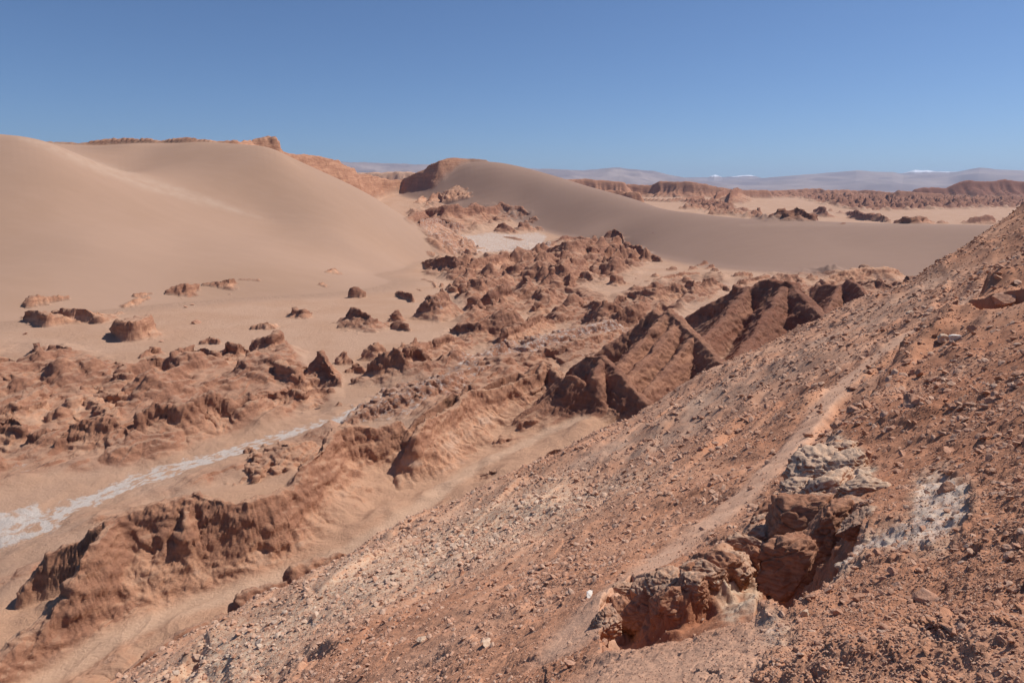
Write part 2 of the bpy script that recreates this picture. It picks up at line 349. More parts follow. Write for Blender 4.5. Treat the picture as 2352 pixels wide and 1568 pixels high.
# --- central badlands
oc(RI, 'ridge', 'dark jagged wall of rock along the dune edge left of the central badlands',
   R('D', [(352, 490, 510), (420, 470, 565), (500, 455, 610), (580, 437, 630), (650, 450, 640), (740, 500, 630)], 'crag', tone=.25, gul=.16), R('D', [(700, 442, 470), (790, 420, 468), (822, 440, 462)], 'hill', tone=.4))
oc(RI, 'ridge', 'long spiky brown ridge bordering the near edge of the salt flat',
   R('D', [(690, 660, 680), (740, 560, 660), (800, 490, 640), (870, 455, 620), (960, 445, 600), (1050, 430, 560), (1105, 407, 540), (1160, 435, 500)], 'crag', tone=.35))
oc(RI, 'ridge', 'dark fluted low wall at the middle of the salt flat edge', R('D', [(1165, 425, 465), (1200, 398, 475), (1250, 395, 478), (1320, 405, 470), (1375, 390, 462), (1430, 425, 445)], 'crag', s1=3, tone=.2, gul=.18))
oc(HI, 'hill', 'broad dark crag massif with fluted cliffs right of the salt flat',
   R('D', [(1450, 410, 430), (1560, 362, 450), (1680, 312, 520), (1800, 298, 500), (1900, 345, 490)], 'hill', tone=.35), R('D', [(1800, 365, 490), (1900, 362, 500), (2000, 368, 470), (2150, 372, 460)], 'crag', s1=3, tone=.25, gul=.2),
   R('D', [(1640, 480, 560), (1720, 465, 600), (1830, 470, 560)], 'crag', tone=.3))
oc(RI, 'ridge', 'small dark saw-toothed ridge at the right end of the salt flat', R('D', [(1482, 328, 346), (1560, 298, 330), (1645, 250, 322), (1720, 268, 300), (1802, 250, 305), (1885, 292, 312)], 'cone', tone=.25))
oc('rock_dome', 'rock dome', 'tall dark rounded rock dome standing in front of the dark dune', R('D', [(2012, 285, 322), (2055, 215, 342), (2115, 193, 345), (2175, 215, 345), (2200, 290, 342)], 'crag', tone=.25, s1=3, warp=.2))
oc(RI, 'ridge', 'dark stepped ridge tapering right at the foot of the dark dune',
   R('F', [(1050, 1060, 1130), (1095, 1075, 1185), (1180, 1085, 1205), (1230, 1145, 1215)], 'crag', tone=.25), R('F', [(1230, 1145, 1215), (1310, 1165, 1225), (1385, 1222, 1232)], 'cone', tone=.3))
oc(RO, 'outcrop', 'hollowed dark-faced bluff with a sandy top in the central badlands', R('D', [(1445, 590, 610), (1480, 545, 650), (1530, 525, 672), (1600, 522, 682), (1670, 550, 682), (1715, 600, 660)], 'crag', s1=4, tone=.35, gul=.15))
oc(RO, 'outcrop', 'dark undercut rim left of the hollowed bluff', R('D', [(1140, 548, 620), (1220, 530, 642), (1300, 568, 625), (1360, 598, 620)], 'crag', tone=.3), R('D', [(1275, 508, 552), (1440, 515, 560)], 'crag', tone=.35))
oc(RO, 'outcrop', 'pale brown cone just left of the dark undercut rim', R('D', [(1010, 690, 720), (1100, 575, 720), (1170, 645, 680)], 'cone', tone=.5))
oc(RI, 'ridge', 'short dark ledge behind the pale brown cone', R('D', [(880, 615, 650), (950, 575, 640), (1060, 568, 620)], 'crag', tone=.35))
oc(RO, 'outcrop', 'rounded dark lumps at the right corner of the central badlands', R('D', [(1820, 600, 660), (1870, 575, 690), (1905, 610, 690)], 'crag', tone=.3, salt=.15), R('D', [(1690, 560, 640), (1790, 520, 640), (1860, 545, 600)], 'hill', tone=.35))
oc(RO, 'outcrop', 'small brown hump with a sandy tail on the bright sand', R('D', [(2062, 680, 702), (2110, 620, 718), (2170, 625, 712), (2212, 690, 706)], 'crag', tone=.35))
oc('rock_spire', 'spire', 'sharp black-sided spire with a long shadow in the central badlands', R('D', [(1250, 720, 800), (1298, 630, 830), (1345, 700, 850)], 'cone', s1=1.9, b1=2.0, tone=.35), R('D', [(1300, 640, 840), (1380, 750, 860), (1430, 800, 865)], 'hill', tone=.45, salt=.2))
oc(RI, 'ridge', 'dark slanting ridge left of the black-sided spire', R('D', [(870, 865, 915), (960, 785, 935), (1060, 720, 925), (1145, 702, 900)], 'crag', tone=.3, salt=.1))
oc(RO, 'outcrop', 'double-topped brown crag above the sandy gully', R('D', [(655, 800, 830), (720, 755, 850), (800, 648, 850), (870, 650, 850), (920, 715, 780)], 'cone', tone=.35))
oc(RO, 'outcrop', 'small leaning rock at the mouth of the sandy gully', R('D', [(680, 740, 752), (705, 672, 750)], 'cone', tone=.35))
oc(RO, 'outcrop', 'grey salty knob below the double-topped crag', R('D', [(760, 900, 940), (815, 815, 950), (885, 890, 945)], 'cone', tone=.35, salt=.4))
oc(RI, 'ridge', 'long red-brown ridge climbing right from the sandy gully', R('D', [(620, 1120, 1142), (700, 1055, 1165), (780, 1058, 1190), (860, 1050, 1205), (960, 1000, 1170), (1060, 978, 1120), (1200, 935, 1030)], 'crag', tone=.35, gul=.16))
oc(RI, 'ridge', 'dark-sided narrow ridge in front of the long red-brown ridge', R('D', [(1070, 1185, 1250), (1130, 1100, 1245), (1250, 1068, 1210), (1370, 1000, 1150), (1450, 983, 1110), (1530, 1010, 1070)], 'crag', tone=.4))
oc(RO, 'outcrop', 'crusty brown hump at the left end of the salty ridges', R('D', [(385, 1300, 1320), (470, 1212, 1345), (580, 1172, 1320), (680, 1200, 1280)], 'crag', tone=.4))
oc(RO, 'outcrop', 'small brown knoll above the dark-sided narrow ridge', R('D', [(1370, 930, 952), (1410, 872, 955), (1480, 892, 935)], 'crag', tone=.4))
oc(RO, 'outcrop', 'rounded brown bluff in the slope right of the small knoll', R('D', [(1555, 1000, 1032), (1610, 918, 1015), (1690, 928, 985)], 'crag', tone=.45))
oc(RO, 'outcrop', 'square little brown bluff next to the rounded one', R('D', [(1692, 930, 958), (1740, 886, 958), (1782, 910, 945)], 'crag', tone=.45))
oc(RI, 'ridge', 'knobbly brown ridge with dark hollows behind the red pyramids', R('D', [(1805, 915, 935), (1930, 852, 1000), (2030, 900, 1000)], 'crag', tone=.45), R('D', [(2085, 900, 985), (2150, 808, 975), (2230, 818, 965), (2292, 900, 955)], 'crag', tone=.35), R('D', [(1862, 1010, 1036), (1900, 968, 1038)], 'crag'))
oc(RI, 'ridge', 'low salt-stained ridge running right behind the red pyramids', R('D', [(1100, 1335, 1365), (1300, 1250, 1385), (1500, 1180, 1345), (1700, 1125, 1285), (1900, 1075, 1235), (2100, 1035, 1185)], 'low', tone=.4, salt=.6))
oc(RI, 'ridge', 'low smooth ridge with grey salt crust nearest the red pyramids', R('D', [(1000, 1392, 1405), (1200, 1330, 1425), (1450, 1305, 1425), (1700, 1240, 1405), (1950, 1165, 1335), (2150, 1105, 1265)], 'low', tone=.45, salt=.4))
oc(RI, 'ridge', 'long low ridge crusted with white salt along the right bank of the wash', R('B', [(760, 1160, 1178), (900, 1078, 1180), (1100, 988, 1150), (1300, 888, 1115), (1500, 790, 1075), (1700, 720, 1010), (1900, 655, 880), (2100, 615, 790), (2350, 575, 705)], 'low', tone=.4, salt=.55, gul=.12))
oc(RO, 'outcrop', 'low reddish mound between the wash and the near ridge', R('B', [(150, 1360, 1500), (300, 1330, 1540), (480, 1310, 1450)], 'low', tone=.6, salt=.1))
oc(RO, 'outcrop', 'small dark rock alone on the bright sand bowl', R('F', [(1415, 1300, 1310), (1465, 1270, 1312), (1510, 1295, 1310)], 'crag', tone=.3))
oc(RO, 'outcrop', 'tiny dark boulder in the bright sand bowl left of the small hump', R('D', [(2000, 615, 635), (2020, 605, 636), (2040, 615, 634)], 'crag', tone=.3))
oc(RI, 'ridge', 'broken row of dark rocks sloping up at the foot of the dark dune', R('F', [(1620, 1290, 1312), (1690, 1255, 1295)], 'crag', tone=.3), R('F', [(1710, 1250, 1272), (1790, 1218, 1256)], 'crag', tone=.3))
oc(RO, 'outcrop', 'pair of small dark rocks right of the broken row', R('F', [(1772, 1285, 1300), (1840, 1252, 1290)], 'crag', tone=.3), R('F', [(1842, 1300, 1322), (1882, 1285, 1322)], 'crag', tone=.3))
oc(RO, 'outcrop', 'square dark rock at the edge of the dark sand', R('F', [(1880, 1335, 1360), (1912, 1322, 1362), (1950, 1330, 1358)], 'block', tone=.3))
oc(RI, 'ridge', 'low fluted rock rib crossing the bright sand', R('F', [(1220, 1402, 1422), (1350, 1370, 1425), (1480, 1342, 1402), (1580, 1318, 1372), (1720, 1330, 1352)], 'crag', tone=.4, gul=.18))
oc(RO, 'outcrop', 'small pointed rock on the bright sand above the fluted rib', R('F', [(1265, 1360, 1368), (1315, 1322, 1372), (1345, 1352, 1366)], 'cone', tone=.4))
oc(RI, 'ridge', 'brown hillside with dark gullies left of the tallest pyramids', R('F', [(1100, 1520, 1560), (1200, 1490, 1580), (1320, 1470, 1590), (1450, 1438, 1570), (1560, 1438, 1560), (1640, 1540, 1570)], 'hill', tone=.4, gul=.2))
oc(RO, 'outcrop', 'wedge of brown rock sloping into sand behind the pyramids', R('F', [(1590, 1440, 1480), (1640, 1408, 1485), (1710, 1450, 1480)], 'crag', tone=.4))
oc(RO, 'outcrop', 'smooth brown fin with a sandy right side behind the pyramids', R('F', [(1700, 1490, 1515), (1755, 1385, 1515), (1840, 1365, 1510), (1940, 1430, 1490), (1990, 1480, 1500)], 'cone', tone=.45))
oc(RO, 'outcrop', 'low dark rocks with sand between them at the edge of the dark dune', R('F', [(2010, 1352, 1368), (2060, 1325, 1372), (2110, 1318, 1372), (2200, 1340, 1362)], 'crag', tone=.35), R('F', [(2060, 1420, 1440), (2130, 1385, 1440), (2280, 1360, 1420), (2352, 1350, 1390)], 'hill', tone=.45))
oc(RO, 'outcrop', 'dark crag with a sandy flank behind the highest pyramid', R('G', [(100, 1380, 1410), (190, 1340, 1410), (260, 1345, 1412), (300, 1400, 1415)], 'crag', tone=.35), R('G', [(370, 1365, 1385), (400, 1335, 1388), (440, 1360, 1384)], 'crag', tone=.35))
oc(HI, 'hill', 'pale banded sandy hill with dark hollows at the edge of the dark dune',
   R('G', [(500, 1400, 1470), (620, 1340, 1460), (760, 1300, 1450), (900, 1282, 1440), (1050, 1278, 1440), (1200, 1300, 1400), (1240, 1350, 1390)], 'hill', tone=.65, gul=.04),
   R('G', [(580, 1370, 1385), (640, 1345, 1390), (730, 1345, 1380)], 'crag', tone=.3), R('G', [(830, 1380, 1395), (880, 1345, 1398), (930, 1345, 1385)], 'crag', tone=.35))
oc(RO, 'outcrop', 'ribbed brown mound in front of the pale banded hill', R('G', [(870, 1430, 1460), (940, 1395, 1500), (1050, 1400, 1520), (1120, 1420, 1520), (1170, 1480, 1520)], 'crag', tone=.35, gul=.2))
# --- near ridge and red pyramids
oc(RI, 'ridge', 'long red ridge with a steep dark far side above the near gully',
   R('O', [(-40, 1440, 78), (20, 1392, 82), (64, 1360, 85), (110, 1332, 87.5), (158, 1300, 90), (188, 1273, 93), (222, 1243, 96.5), (262, 1193, 102), (302, 1175, 104), (380, 1150, 106), (437, 1135, 108), (450, 1132, 108), (537, 1159, 107), (605, 1147, 110), (679, 1105, 117), (699, 1068, 121), (739, 1036, 126), (768, 984, 137), (813, 978, 139), (863, 988, 140), (900, 973, 142), (918, 966, 143), (936, 984, 142)],
     'crag', Y=True, s1=1.6, s2=.5, cap=.40, wea=.85, b1=2.2, b2=1.1, gul=.07, gl=.45, tone=.5, tal=1, lam=.6, warp=.25),
   R('O', [(50, 1362, 99), (85, 1310, 101), (114, 1269, 102), (150, 1252, 103), (185, 1243, 103.5), (215, 1214, 104), (262, 1184, 105.5)], 'crag', Y=True, s1=3.5, s2=1.5, cap=.8, b1=1.2, b2=.8, tone=.45, wea=.5, warp=.2, gul=.05),
   R('O', [(432, 1150, 106.5), (428, 1200, 103.5), (425, 1250, 101)], 'crag', Y=True, s1=2.0, s2=1.6, b1=2.6, b2=2.0, tone=.55, warp=.2, gul=.05))
oc(RI, 'ridge', 'red ridge with pale cliff bands rising to a rounded top beyond the dark notch',
   R('O', [(950, 1003, 136), (963, 986, 139), (978, 963, 144), (1013, 950, 149), (1045, 931, 154), (1075, 895, 162), (1113, 898, 164), (1176, 881, 170), (1210, 866, 174), (1238, 858, 176), (1250, 831, 182), (1268, 842, 180), (1290, 866, 172)],
     'crag', Y=True, s1=1.8, s2=.42, cap=.32, wea=.85, b1=2.4, b2=1.2, gul=.10, gl=.5, tone=.5, tal=1, lam=.6))
OUTCROPS[-1]['ridges'] += [R('O', [(938, 988, 147), (955, 968, 150), (973, 948, 152), (1010, 922, 158), (1038, 902, 162), (1050, 908, 162)], 'crag', Y=True, s1=3.5, s2=1.5, cap=.8, b1=1.2, b2=.8, tone=.4, wea=.5, warp=.15, gul=.05),
   R('O', [(1055, 905, 166), (1076, 882, 169), (1084, 886, 168)], 'crag', Y=True, s1=3.0, s2=1.5, cap=.8, b1=1.2, b2=.8, tone=.4, wea=.5),
   R('O', [(1110, 889, 180), (1150, 868, 184), (1190, 856, 188), (1207, 862, 188)], 'crag', Y=True, s1=3.0, s2=1.5, cap=.8, b1=1.2, b2=.8, tone=.4, wea=.5),
   R('O', [(1205, 863, 189), (1235, 838, 193), (1250, 829, 194), (1264, 838, 192)], 'crag', Y=True, s1=3.0, s2=1.5, cap=.8, b1=1.2, b2=.8, tone=.4, wea=.5)]
oc(RI, 'ridge', 'low rib of red earth with a dark left face beside the sandy gully floor',
   R('O', [(262, 1580, 70), (300, 1532, 73), (350, 1492, 76), (420, 1446, 80), (500, 1416, 84), (570, 1402, 86.5)], 'crag', Y=True, s1=1.0, s2=.5, b1=2.2, b2=1.6, tone=.5, wea=.6))
oc(RI, 'ridge', 'small undercut red rib halfway up the sandy gully',
   R('O', [(552, 1366, 89), (600, 1346, 91), (655, 1336, 92.5)], 'crag', Y=True, s1=1.0, s2=.5, b1=2.2, b2=1.6, tone=.5, wea=.6), R('O', [(668, 1290, 95.5), (720, 1272, 97.5), (790, 1258, 99.5)], 'crag', Y=True, s1=1.0, s2=.5, b1=2.2, b2=1.6, tone=.5, wea=.6))
oc(RO, 'outcrop', 'dark red knob at the bend of the sandy gully floor', R('O', [(880, 1212, 1222), (900, 1198, 1222), (920, 1208, 1216)], 'crag', tone=.45), R('O', [(800, 1262, 1290), (850, 1240, 1290), (890, 1236, 1260)], 'hill', tone=.5))
oc(RO, 'outcrop', 'dark red bank above the bend of the sandy gully floor', R('O', [(980, 1158, 1172), (1005, 1140, 1172), (1030, 1134, 1150)], 'crag', tone=.45))
oc(RO, 'outcrop', 'low dark wall of earth at the head of the sandy gully', R('O', [(1100, 1080, 1092), (1125, 1078, 1100), (1158, 1086, 1100)], 'crag', tone=.45), R('O', [(1160, 1095, 1110), (1200, 1080, 1112), (1260, 1062, 1090)], 'hill', tone=.5))
oc(RO, 'outcrop', 'square dark red block on the sandy apron under the second red ridge', R('O', [(1255, 1040, 1064), (1275, 1030, 1066), (1300, 1036, 1058)], 'crag', tone=.42))
oc(RO, 'outcrop', 'small dark rocks scattered on the sandy apron of the second red ridge', R('O', [(1200, 968, 988), (1222, 955, 988), (1240, 962, 980)], 'crag', tone=.4), R('O', [(1150, 1000, 1018), (1175, 985, 1016), (1195, 990, 1006)], 'crag', tone=.45))
oc('rock_pyramid', 'rock pyramid', 'lowest red pyramid with twin rounded tops joined to the near ridge',
   R('O', [(1288, 866, 166), (1311, 860, 162), (1361, 878, 155), (1372, 850, 162), (1385, 821, 168), (1410, 840, 163), (1440, 872, 156), (1490, 930, 147)], 'pyr', Y=True, tone=.35, s1=1.1, s2=.42, cap=.4),
   R('O', [(1385, 821, 168), (1346, 816, 176), (1320, 840, 180)], 'pyr', Y=True, tone=.35))
oc('rock_pyramid', 'rock pyramid', 'big dark red pyramid with two sharp tips and slanting ribs',
   R('O', [(1356, 822, 205), (1398, 790, 207), (1440, 765, 208), (1480, 732, 208), (1505, 712, 208), (1520, 727, 203), (1538, 713, 200), (1575, 748, 190), (1610, 778, 178), (1660, 833, 160)], 'pyr', Y=True, tone=.38, gul=.22, gl=.24),
   R('O', [(1560, 735, 194), (1500, 806, 176), (1440, 873, 161)], 'pyr', Y=True, tone=.38, s1=1.1, b1=1.1), R('O', [(1595, 768, 182), (1530, 851, 163), (1475, 910, 152)], 'pyr', Y=True, tone=.38, s1=1.1, b1=1.1),
   R('O', [(1538, 713, 200), (1480, 776, 188), (1420, 845, 172)], 'pyr', Y=True, tone=.38, s1=1.2, b1=1.2))
oc('rock_pyramid', 'rock pyramid', 'broadest red pyramid with a flat two-step crest behind the sharp-tipped one',
   R('O', [(1568, 736, 285), (1620, 705, 280), (1692, 656, 272), (1716, 661, 264), (1752, 644, 262), (1790, 646, 256), (1823, 650, 250), (1835, 672, 240), (1862, 693, 228), (1885, 722, 214), (1911, 748, 202)], 'pyr', Y=True, tone=.22, gul=.2, gl=.24),
   R('O', [(1716, 661, 264), (1650, 746, 232), (1590, 805, 205)], 'pyr', Y=True, tone=.22, s1=1.1, b1=1.1), R('O', [(1800, 660, 248), (1740, 756, 215), (1690, 825, 190)], 'pyr', Y=True, tone=.22, s1=1.0, b1=1.0))
oc('rock_pyramid', 'rock pyramid', 'farthest red pyramid with a dark left face beside the stony slope',
   R('O', [(1850, 690, 335), (1885, 656, 338), (1905, 652, 334), (1930, 655, 330), (1948, 641, 328), (1975, 656, 312), (1990, 680, 290), (2016, 690, 275)], 'pyr', Y=True, tone=.22, gul=.18),
   R('O', [(1930, 655, 330), (1895, 720, 290), (1870, 760, 262)], 'pyr', Y=True, tone=.22, s1=1.1, b1=1.1))
oc(RO, 'outcrop', 'dark rough fin of rock where the stony slope meets the banded hill', R('O', [(2065, 668, 300), (2080, 648, 305), (2094, 636, 308), (2100, 655, 300)], 'crag', Y=True, tone=.3))
# --- salt flat mounds and outcrops under the domed cliff
oc(RI, 'ridge', 'long brown craggy ridge with grey salty slopes behind the salt flat',
   R('E', [(1370, 825, 850), (1440, 790, 860), (1530, 760, 880), (1640, 730, 900), (1740, 700, 930), (1830, 715, 920), (1920, 740, 900)], 'hill', tone=.35, salt=.2, gul=.2), R('E', [(1900, 750, 900), (1960, 715, 900), (2020, 688, 880), (2090, 740, 870), (2200, 710, 830), (2250, 682, 800), (2352, 720, 810)], 'hill', tone=.3, gul=.2),
   R('E', [(1500, 840, 930), (1640, 830, 960), (1760, 850, 970), (1880, 870, 960)], 'hill', tone=.35, salt=.55, gul=.2), R('F', [(0, 720, 790), (70, 715, 790), (165, 795, 802)], 'hill', tone=.25))
oc(RO, 'outcrop', 'dark butte standing on the dune flank under the domed cliff', R('E', [(1765, 655, 660), (1800, 560, 655), (1840, 520, 650), (1890, 545, 640), (1960, 555, 600)], 'crag', s1=3, tone=.5))
oc(RO, 'outcrop', 'slanting shadowed slab left of the dark butte', R('E', [(1590, 690, 700), (1620, 605, 705), (1680, 580, 700), (1725, 690, 695)], 'crag', s1=3, tone=.5), R('E', [(1520, 745, 748), (1570, 672, 745), (1600, 720, 745)], 'crag', s1=3, tone=.5))
oc(RO, 'outcrop', 'small rounded pale outcrop on the sand apron below the cliffs', R('E', [(1455, 685, 698), (1490, 640, 698), (1545, 615, 670)], 'cone', tone=.6))
oc('rock_mound', 'mound', 'grey rounded mound on the salt flat, larger of the two', R('D', [(1022, 185, 200), (1060, 150, 215), (1110, 140, 235), (1160, 165, 240), (1200, 215, 236)], 'hill', tone=.3, s1=1.2, salt=.2))
oc('rock_mound', 'mound', 'grey rounded mound on the salt flat, smaller and farther right', R('D', [(1228, 180, 195), (1270, 140, 212), (1320, 145, 214), (1355, 190, 210)], 'hill', tone=.3, s1=1.4, salt=.1))
oc('rock_mound', 'mound', 'pair of little grey rocks behind the smaller mound', R('D', [(1285, 120, 140), (1310, 108, 140), (1335, 125, 138)], 'crag', tone=.3), R('D', [(1345, 95, 122), (1385, 78, 125), (1418, 100, 122)], 'crag', tone=.3))
oc('rock_mound', 'mound', 'small grey salty lump right of the two mounds', R('D', [(1388, 180, 205), (1420, 165, 210), (1458, 195, 212)], 'crag', tone=.4, salt=.4))
oc('rock_mound', 'mound', 'flat brown lump in the middle of the salt flat', R('D', [(1105, 262, 272), (1180, 262, 285), (1250, 280, 300)], 'low', tone=.35))
# --- cliffs of the amphitheatre
oc('butte', 'butte', 'orange flat-topped butte above the crest of the big dune',
   R('E', [(-70, 150, 720), (-20, 100, 725), (40, 88, 730), (110, 77, 735), (165, 84, 735), (195, 125, 735), (232, 195, 735)], 'cliff', Y=True, tone=.57, s1=2.6, b1=2, b2=1, gul=.12))
oc('cliff', 'cliff', 'low broken rock rim along the skyline of the big dune',
   R('O', [(90, 327, 660), (150, 328, 668), (210, 324, 674), (262, 318, 678), (350, 320, 680), (385, 321, 680), (425, 316, 680), (480, 322, 680), (540, 326, 690), (575, 322, 715)], 'cliff', Y=True, tone=.6, s1=1.6, b1=2, b2=1, jit=.05, gul=.05, cap=.6))
oc('cliff', 'cliff', 'long pleated orange cliff wall curving behind the big dune',
   R('E', [(225, 215, 760), (290, 232, 780), (400, 246, 805), (480, 254, 825), (560, 264, 845), (700, 290, 880), (770, 315, 905), (800, 345, 915), (890, 372, 970), (912, 410, 1000), (940, 428, 1030), (1050, 430, 1070), (1130, 462, 1110), (1250, 480, 1145), (1335, 478, 1172)], 'cliff', Y=True, tone=.55, Hx=60, s1=3.0, s2=.6, cap=.95, gul=.15, gl=.3, warp=.3, b1=.25, b2=.2, jit=.015))
oc('cliff', 'cliff', 'great domed orange cliff with fluted front rising beside the dark dune',
   R('E', [(1335, 480, 1178), (1400, 452, 1162), (1500, 402, 1150), (1600, 347, 1139), (1690, 303, 1128), (1760, 286, 1136), (1840, 275, 1146), (1950, 282, 1160), (2000, 282, 1162), (2100, 296, 1164), (2150, 322, 1164), (2166, 350, 1164)], 'cliff', Y=True, tone=.57, s1=1.6, s2=.6, cap=.95, gul=.03, gl=.16, warp=.06, b1=.25, b2=.2, jit=.01, wea=.3, Hx=64))
oc('cliff', 'cliff', 'pale eroded plateau behind the gap between the two orange cliffs',
   R('E', [(880, 412, 1900), (1000, 408, 1900), (1150, 406, 1900), (1320, 398, 1900), (1450, 408, 1900)], 'mesa', Y=True, tone=.9))
# --- far country beyond the dark dune
oc('mesa', 'mesa', 'long banded brown mesa on the horizon behind the dark dune',
   R('F', [(200, 462, 2200), (250, 455, 2200), (400, 478, 2200), (440, 470, 2220), (650, 466, 2240), (820, 478, 2240), (1000, 492, 2240), (1030, 505, 2240)], 'mesa', Y=True, tone=.5), R('F', [(1040, 515, 2300), (1150, 520, 2300), (1290, 522, 2300), (1345, 488, 2280), (1480, 490, 2260), (1640, 488, 2250), (1780, 515, 2250), (1900, 545, 2260), (2050, 570, 2300), (2352, 568, 2350)], 'mesa', Y=True, tone=.45))
oc('cliff', 'cliff', 'striped brown cliff just over the crest of the dark dune', R('F', [(770, 582, 1600), (900, 566, 1600), (1000, 580, 1600), (1060, 590, 1590), (1130, 580, 1590), (1170, 590, 1590), (1195, 640, 1590)], 'cliff', Y=True, tone=.5, s1=2.4, gul=.15))
oc('cliff', 'cliff', 'low dark cliff with a sandy foot right of the striped cliff', R('F', [(1205, 640, 1750), (1340, 650, 1720), (1450, 648, 1700), (1580, 638, 1720), (1680, 625, 1760), (1760, 620, 1790)], 'cliff', Y=True, tone=.4, s1=2))
oc(RO, 'outcrop', 'dark jagged outcrop at the left end of the far rocks over the dune crest', R('F', [(1520, 730, 745), (1600, 685, 750), (1650, 678, 752), (1700, 695, 748), (1810, 712, 745)], 'crag', tone=.3))
oc('butte', 'butte', 'pair of dark buttes on top of the far pale sand hill', R('F', [(1865, 650, 672), (1890, 590, 668), (2000, 560, 630)], 'crag', tone=.3, s1=3), R('F', [(1985, 680, 700), (2015, 570, 695), (2060, 550, 670), (2120, 570, 625), (2280, 600, 612)], 'crag', tone=.3, s1=3))
oc(RO, 'outcrop', 'straggling row of dark rocks along the far edge of the dune', R('F', [(1820, 745, 800), (1920, 755, 805), (1990, 735, 808), (2050, 770, 815)], 'crag', tone=.3), R('F', [(2060, 775, 815), (2110, 760, 820), (2150, 790, 822)], 'crag', tone=.3), R('F', [(2220, 800, 832), (2280, 800, 836), (2350, 795, 838)], 'crag', tone=.3))
oc(RI, 'ridge', 'dark fluted double-peaked ridge on the far sand plain',
   R('G', [(0, 805, 848), (50, 765, 850), (90, 740, 852), (150, 742, 852), (195, 790, 854)], 'crag', tone=.2, s1=1.6, gul=.2), R('G', [(178, 770, 854), (225, 740, 856), (265, 715, 858), (330, 750, 858), (400, 795, 858), (425, 840, 856)], 'crag', tone=.2, s1=1.6, gul=.2))
oc(RO, 'outcrop', 'dark pointed pair of rocks right of the fluted double peak', R('G', [(408, 778, 785), (470, 717, 805), (515, 725, 825), (555, 800, 826)], 'crag', tone=.2))
oc(RO, 'outcrop', 'tiny dark rocks between the pointed pair and the long low ridge', R('G', [(545, 755, 764), (575, 740, 766), (603, 755, 765)], 'crag', tone=.2), R('G', [(642, 765, 785), (665, 745, 788), (692, 770, 788)], 'crag', tone=.2))
oc(RI, 'ridge', 'long low dark ridge sloping down right on the far sand plain', R('G', [(712, 770, 785), (790, 765, 820), (815, 748, 842), (880, 790, 852), (960, 782, 862), (1050, 785, 868), (1085, 820, 870), (1140, 862, 872)], 'crag', tone=.22, gul=.2))
oc(RO, 'outcrop', 'small black rock in front of the long low ridge', R('G', [(632, 876, 884), (680, 868, 884), (706, 870, 884)], 'crag', tone=.1))
oc(RO, 'outcrop', 'low brown hump right of the long low ridge', R('G', [(1170, 862, 872), (1270, 830, 880), (1370, 815, 882), (1450, 835, 878), (1528, 866, 876)], 'crag', tone=.35, s1=1.2))
oc(RO, 'outcrop', 'smallest brown hump between two larger ones on the far plain', R('G', [(1540, 865, 876), (1600, 840, 882), (1690, 876, 880)], 'crag', tone=.35, s1=1.2))
oc(RO, 'outcrop', 'largest brown hump on the far plain beside the stony slope', R('G', [(1735, 872, 878), (1880, 815, 886), (2000, 797, 888), (2060, 818, 884), (2112, 872, 880)], 'crag', tone=.3, s1=1.2), R('G', [(2110, 850, 872), (2160, 826, 875), (2230, 830, 872)], 'crag', tone=.35))
oc(RI, 'ridge', 'line of dark cliffs at the back of the far sand plain',
   R('G', [(600, 718, 1950), (760, 738, 1930), (900, 745, 1920), (1050, 735, 1900), (1100, 712, 1920), (1300, 706, 1960)], 'cliff', Y=True, tone=.3, s1=1.5), R('G', [(1322, 700, 1850), (1370, 690, 1850), (1450, 704, 1870)], 'cliff', Y=True, tone=.25, s1=1.5),
   R('G', [(1490, 705, 1900), (1540, 683, 1900), (1640, 710, 1920), (1750, 700, 2000), (1900, 690, 2050), (2100, 680, 2050), (2400, 678, 2050)], 'cliff', Y=True, tone=.25, s1=1.5))
oc('mesa', 'mesa', 'broad rough brown upland below the pale mountains', R('G', [(-100, 572, 2600), (0, 575, 2600), (250, 566, 2650), (350, 556, 2650), (480, 555, 2650), (520, 570, 2600), (700, 565, 2600), (840, 575, 2600), (900, 566, 2550), (1050, 580, 2500), (1150, 595, 2450)], 'mesa', Y=True, tone=.38, s1=.35, s2=.16, warp=.6, gul=.3, wea=.15),
   R('G', [(1140, 610, 2300), (1200, 572, 2300), (1300, 580, 2300), (1400, 592, 2300), (1600, 602, 2350)], 'mesa', Y=True, tone=.35))
oc(HI, 'hill', 'big rounded dark red hill on the right skyline', R('G', [(1350, 560, 2950), (1420, 545, 2950), (1640, 550, 2950), (1690, 525, 2950), (1760, 496, 2950), (1850, 478, 2950), (1950, 490, 2950), (2080, 486, 2950), (2180, 471, 2950), (2290, 488, 2950), (2400, 492, 2950), (2700, 500, 2950)], 'pyr', Y=True, tone=.08, s1=.6, s2=.45, gul=.16, gl=.5))
oc(RI, 'ridge', 'dark low ridge in front of the big rounded red hill', R('G', [(1990, 645, 2350), (2150, 620, 2350), (2250, 618, 2350), (2352, 635, 2350), (2600, 640, 2350)], 'mesa', Y=True, tone=.25))
GULLY = [(60, 1590), (90, 1568), (250, 1482), (345, 1432), (437, 1392), (551, 1354), (640, 1318), (720, 1292), (794, 1268), (850, 1240), (905, 1208), (965, 1169), (1019, 1118), (1086, 1070), (1170, 1032), (1254, 990), (1330, 975)]
# --- warm reddish sand
RED = [(-200, 1450), (60, 1357), (300, 1175), (450, 1132), (740, 1036), (940, 985), (1250, 831), (1400, 860), (1520, 935), (1000, 1200), (640, 1390), (270, 1600), (-200, 1800)]
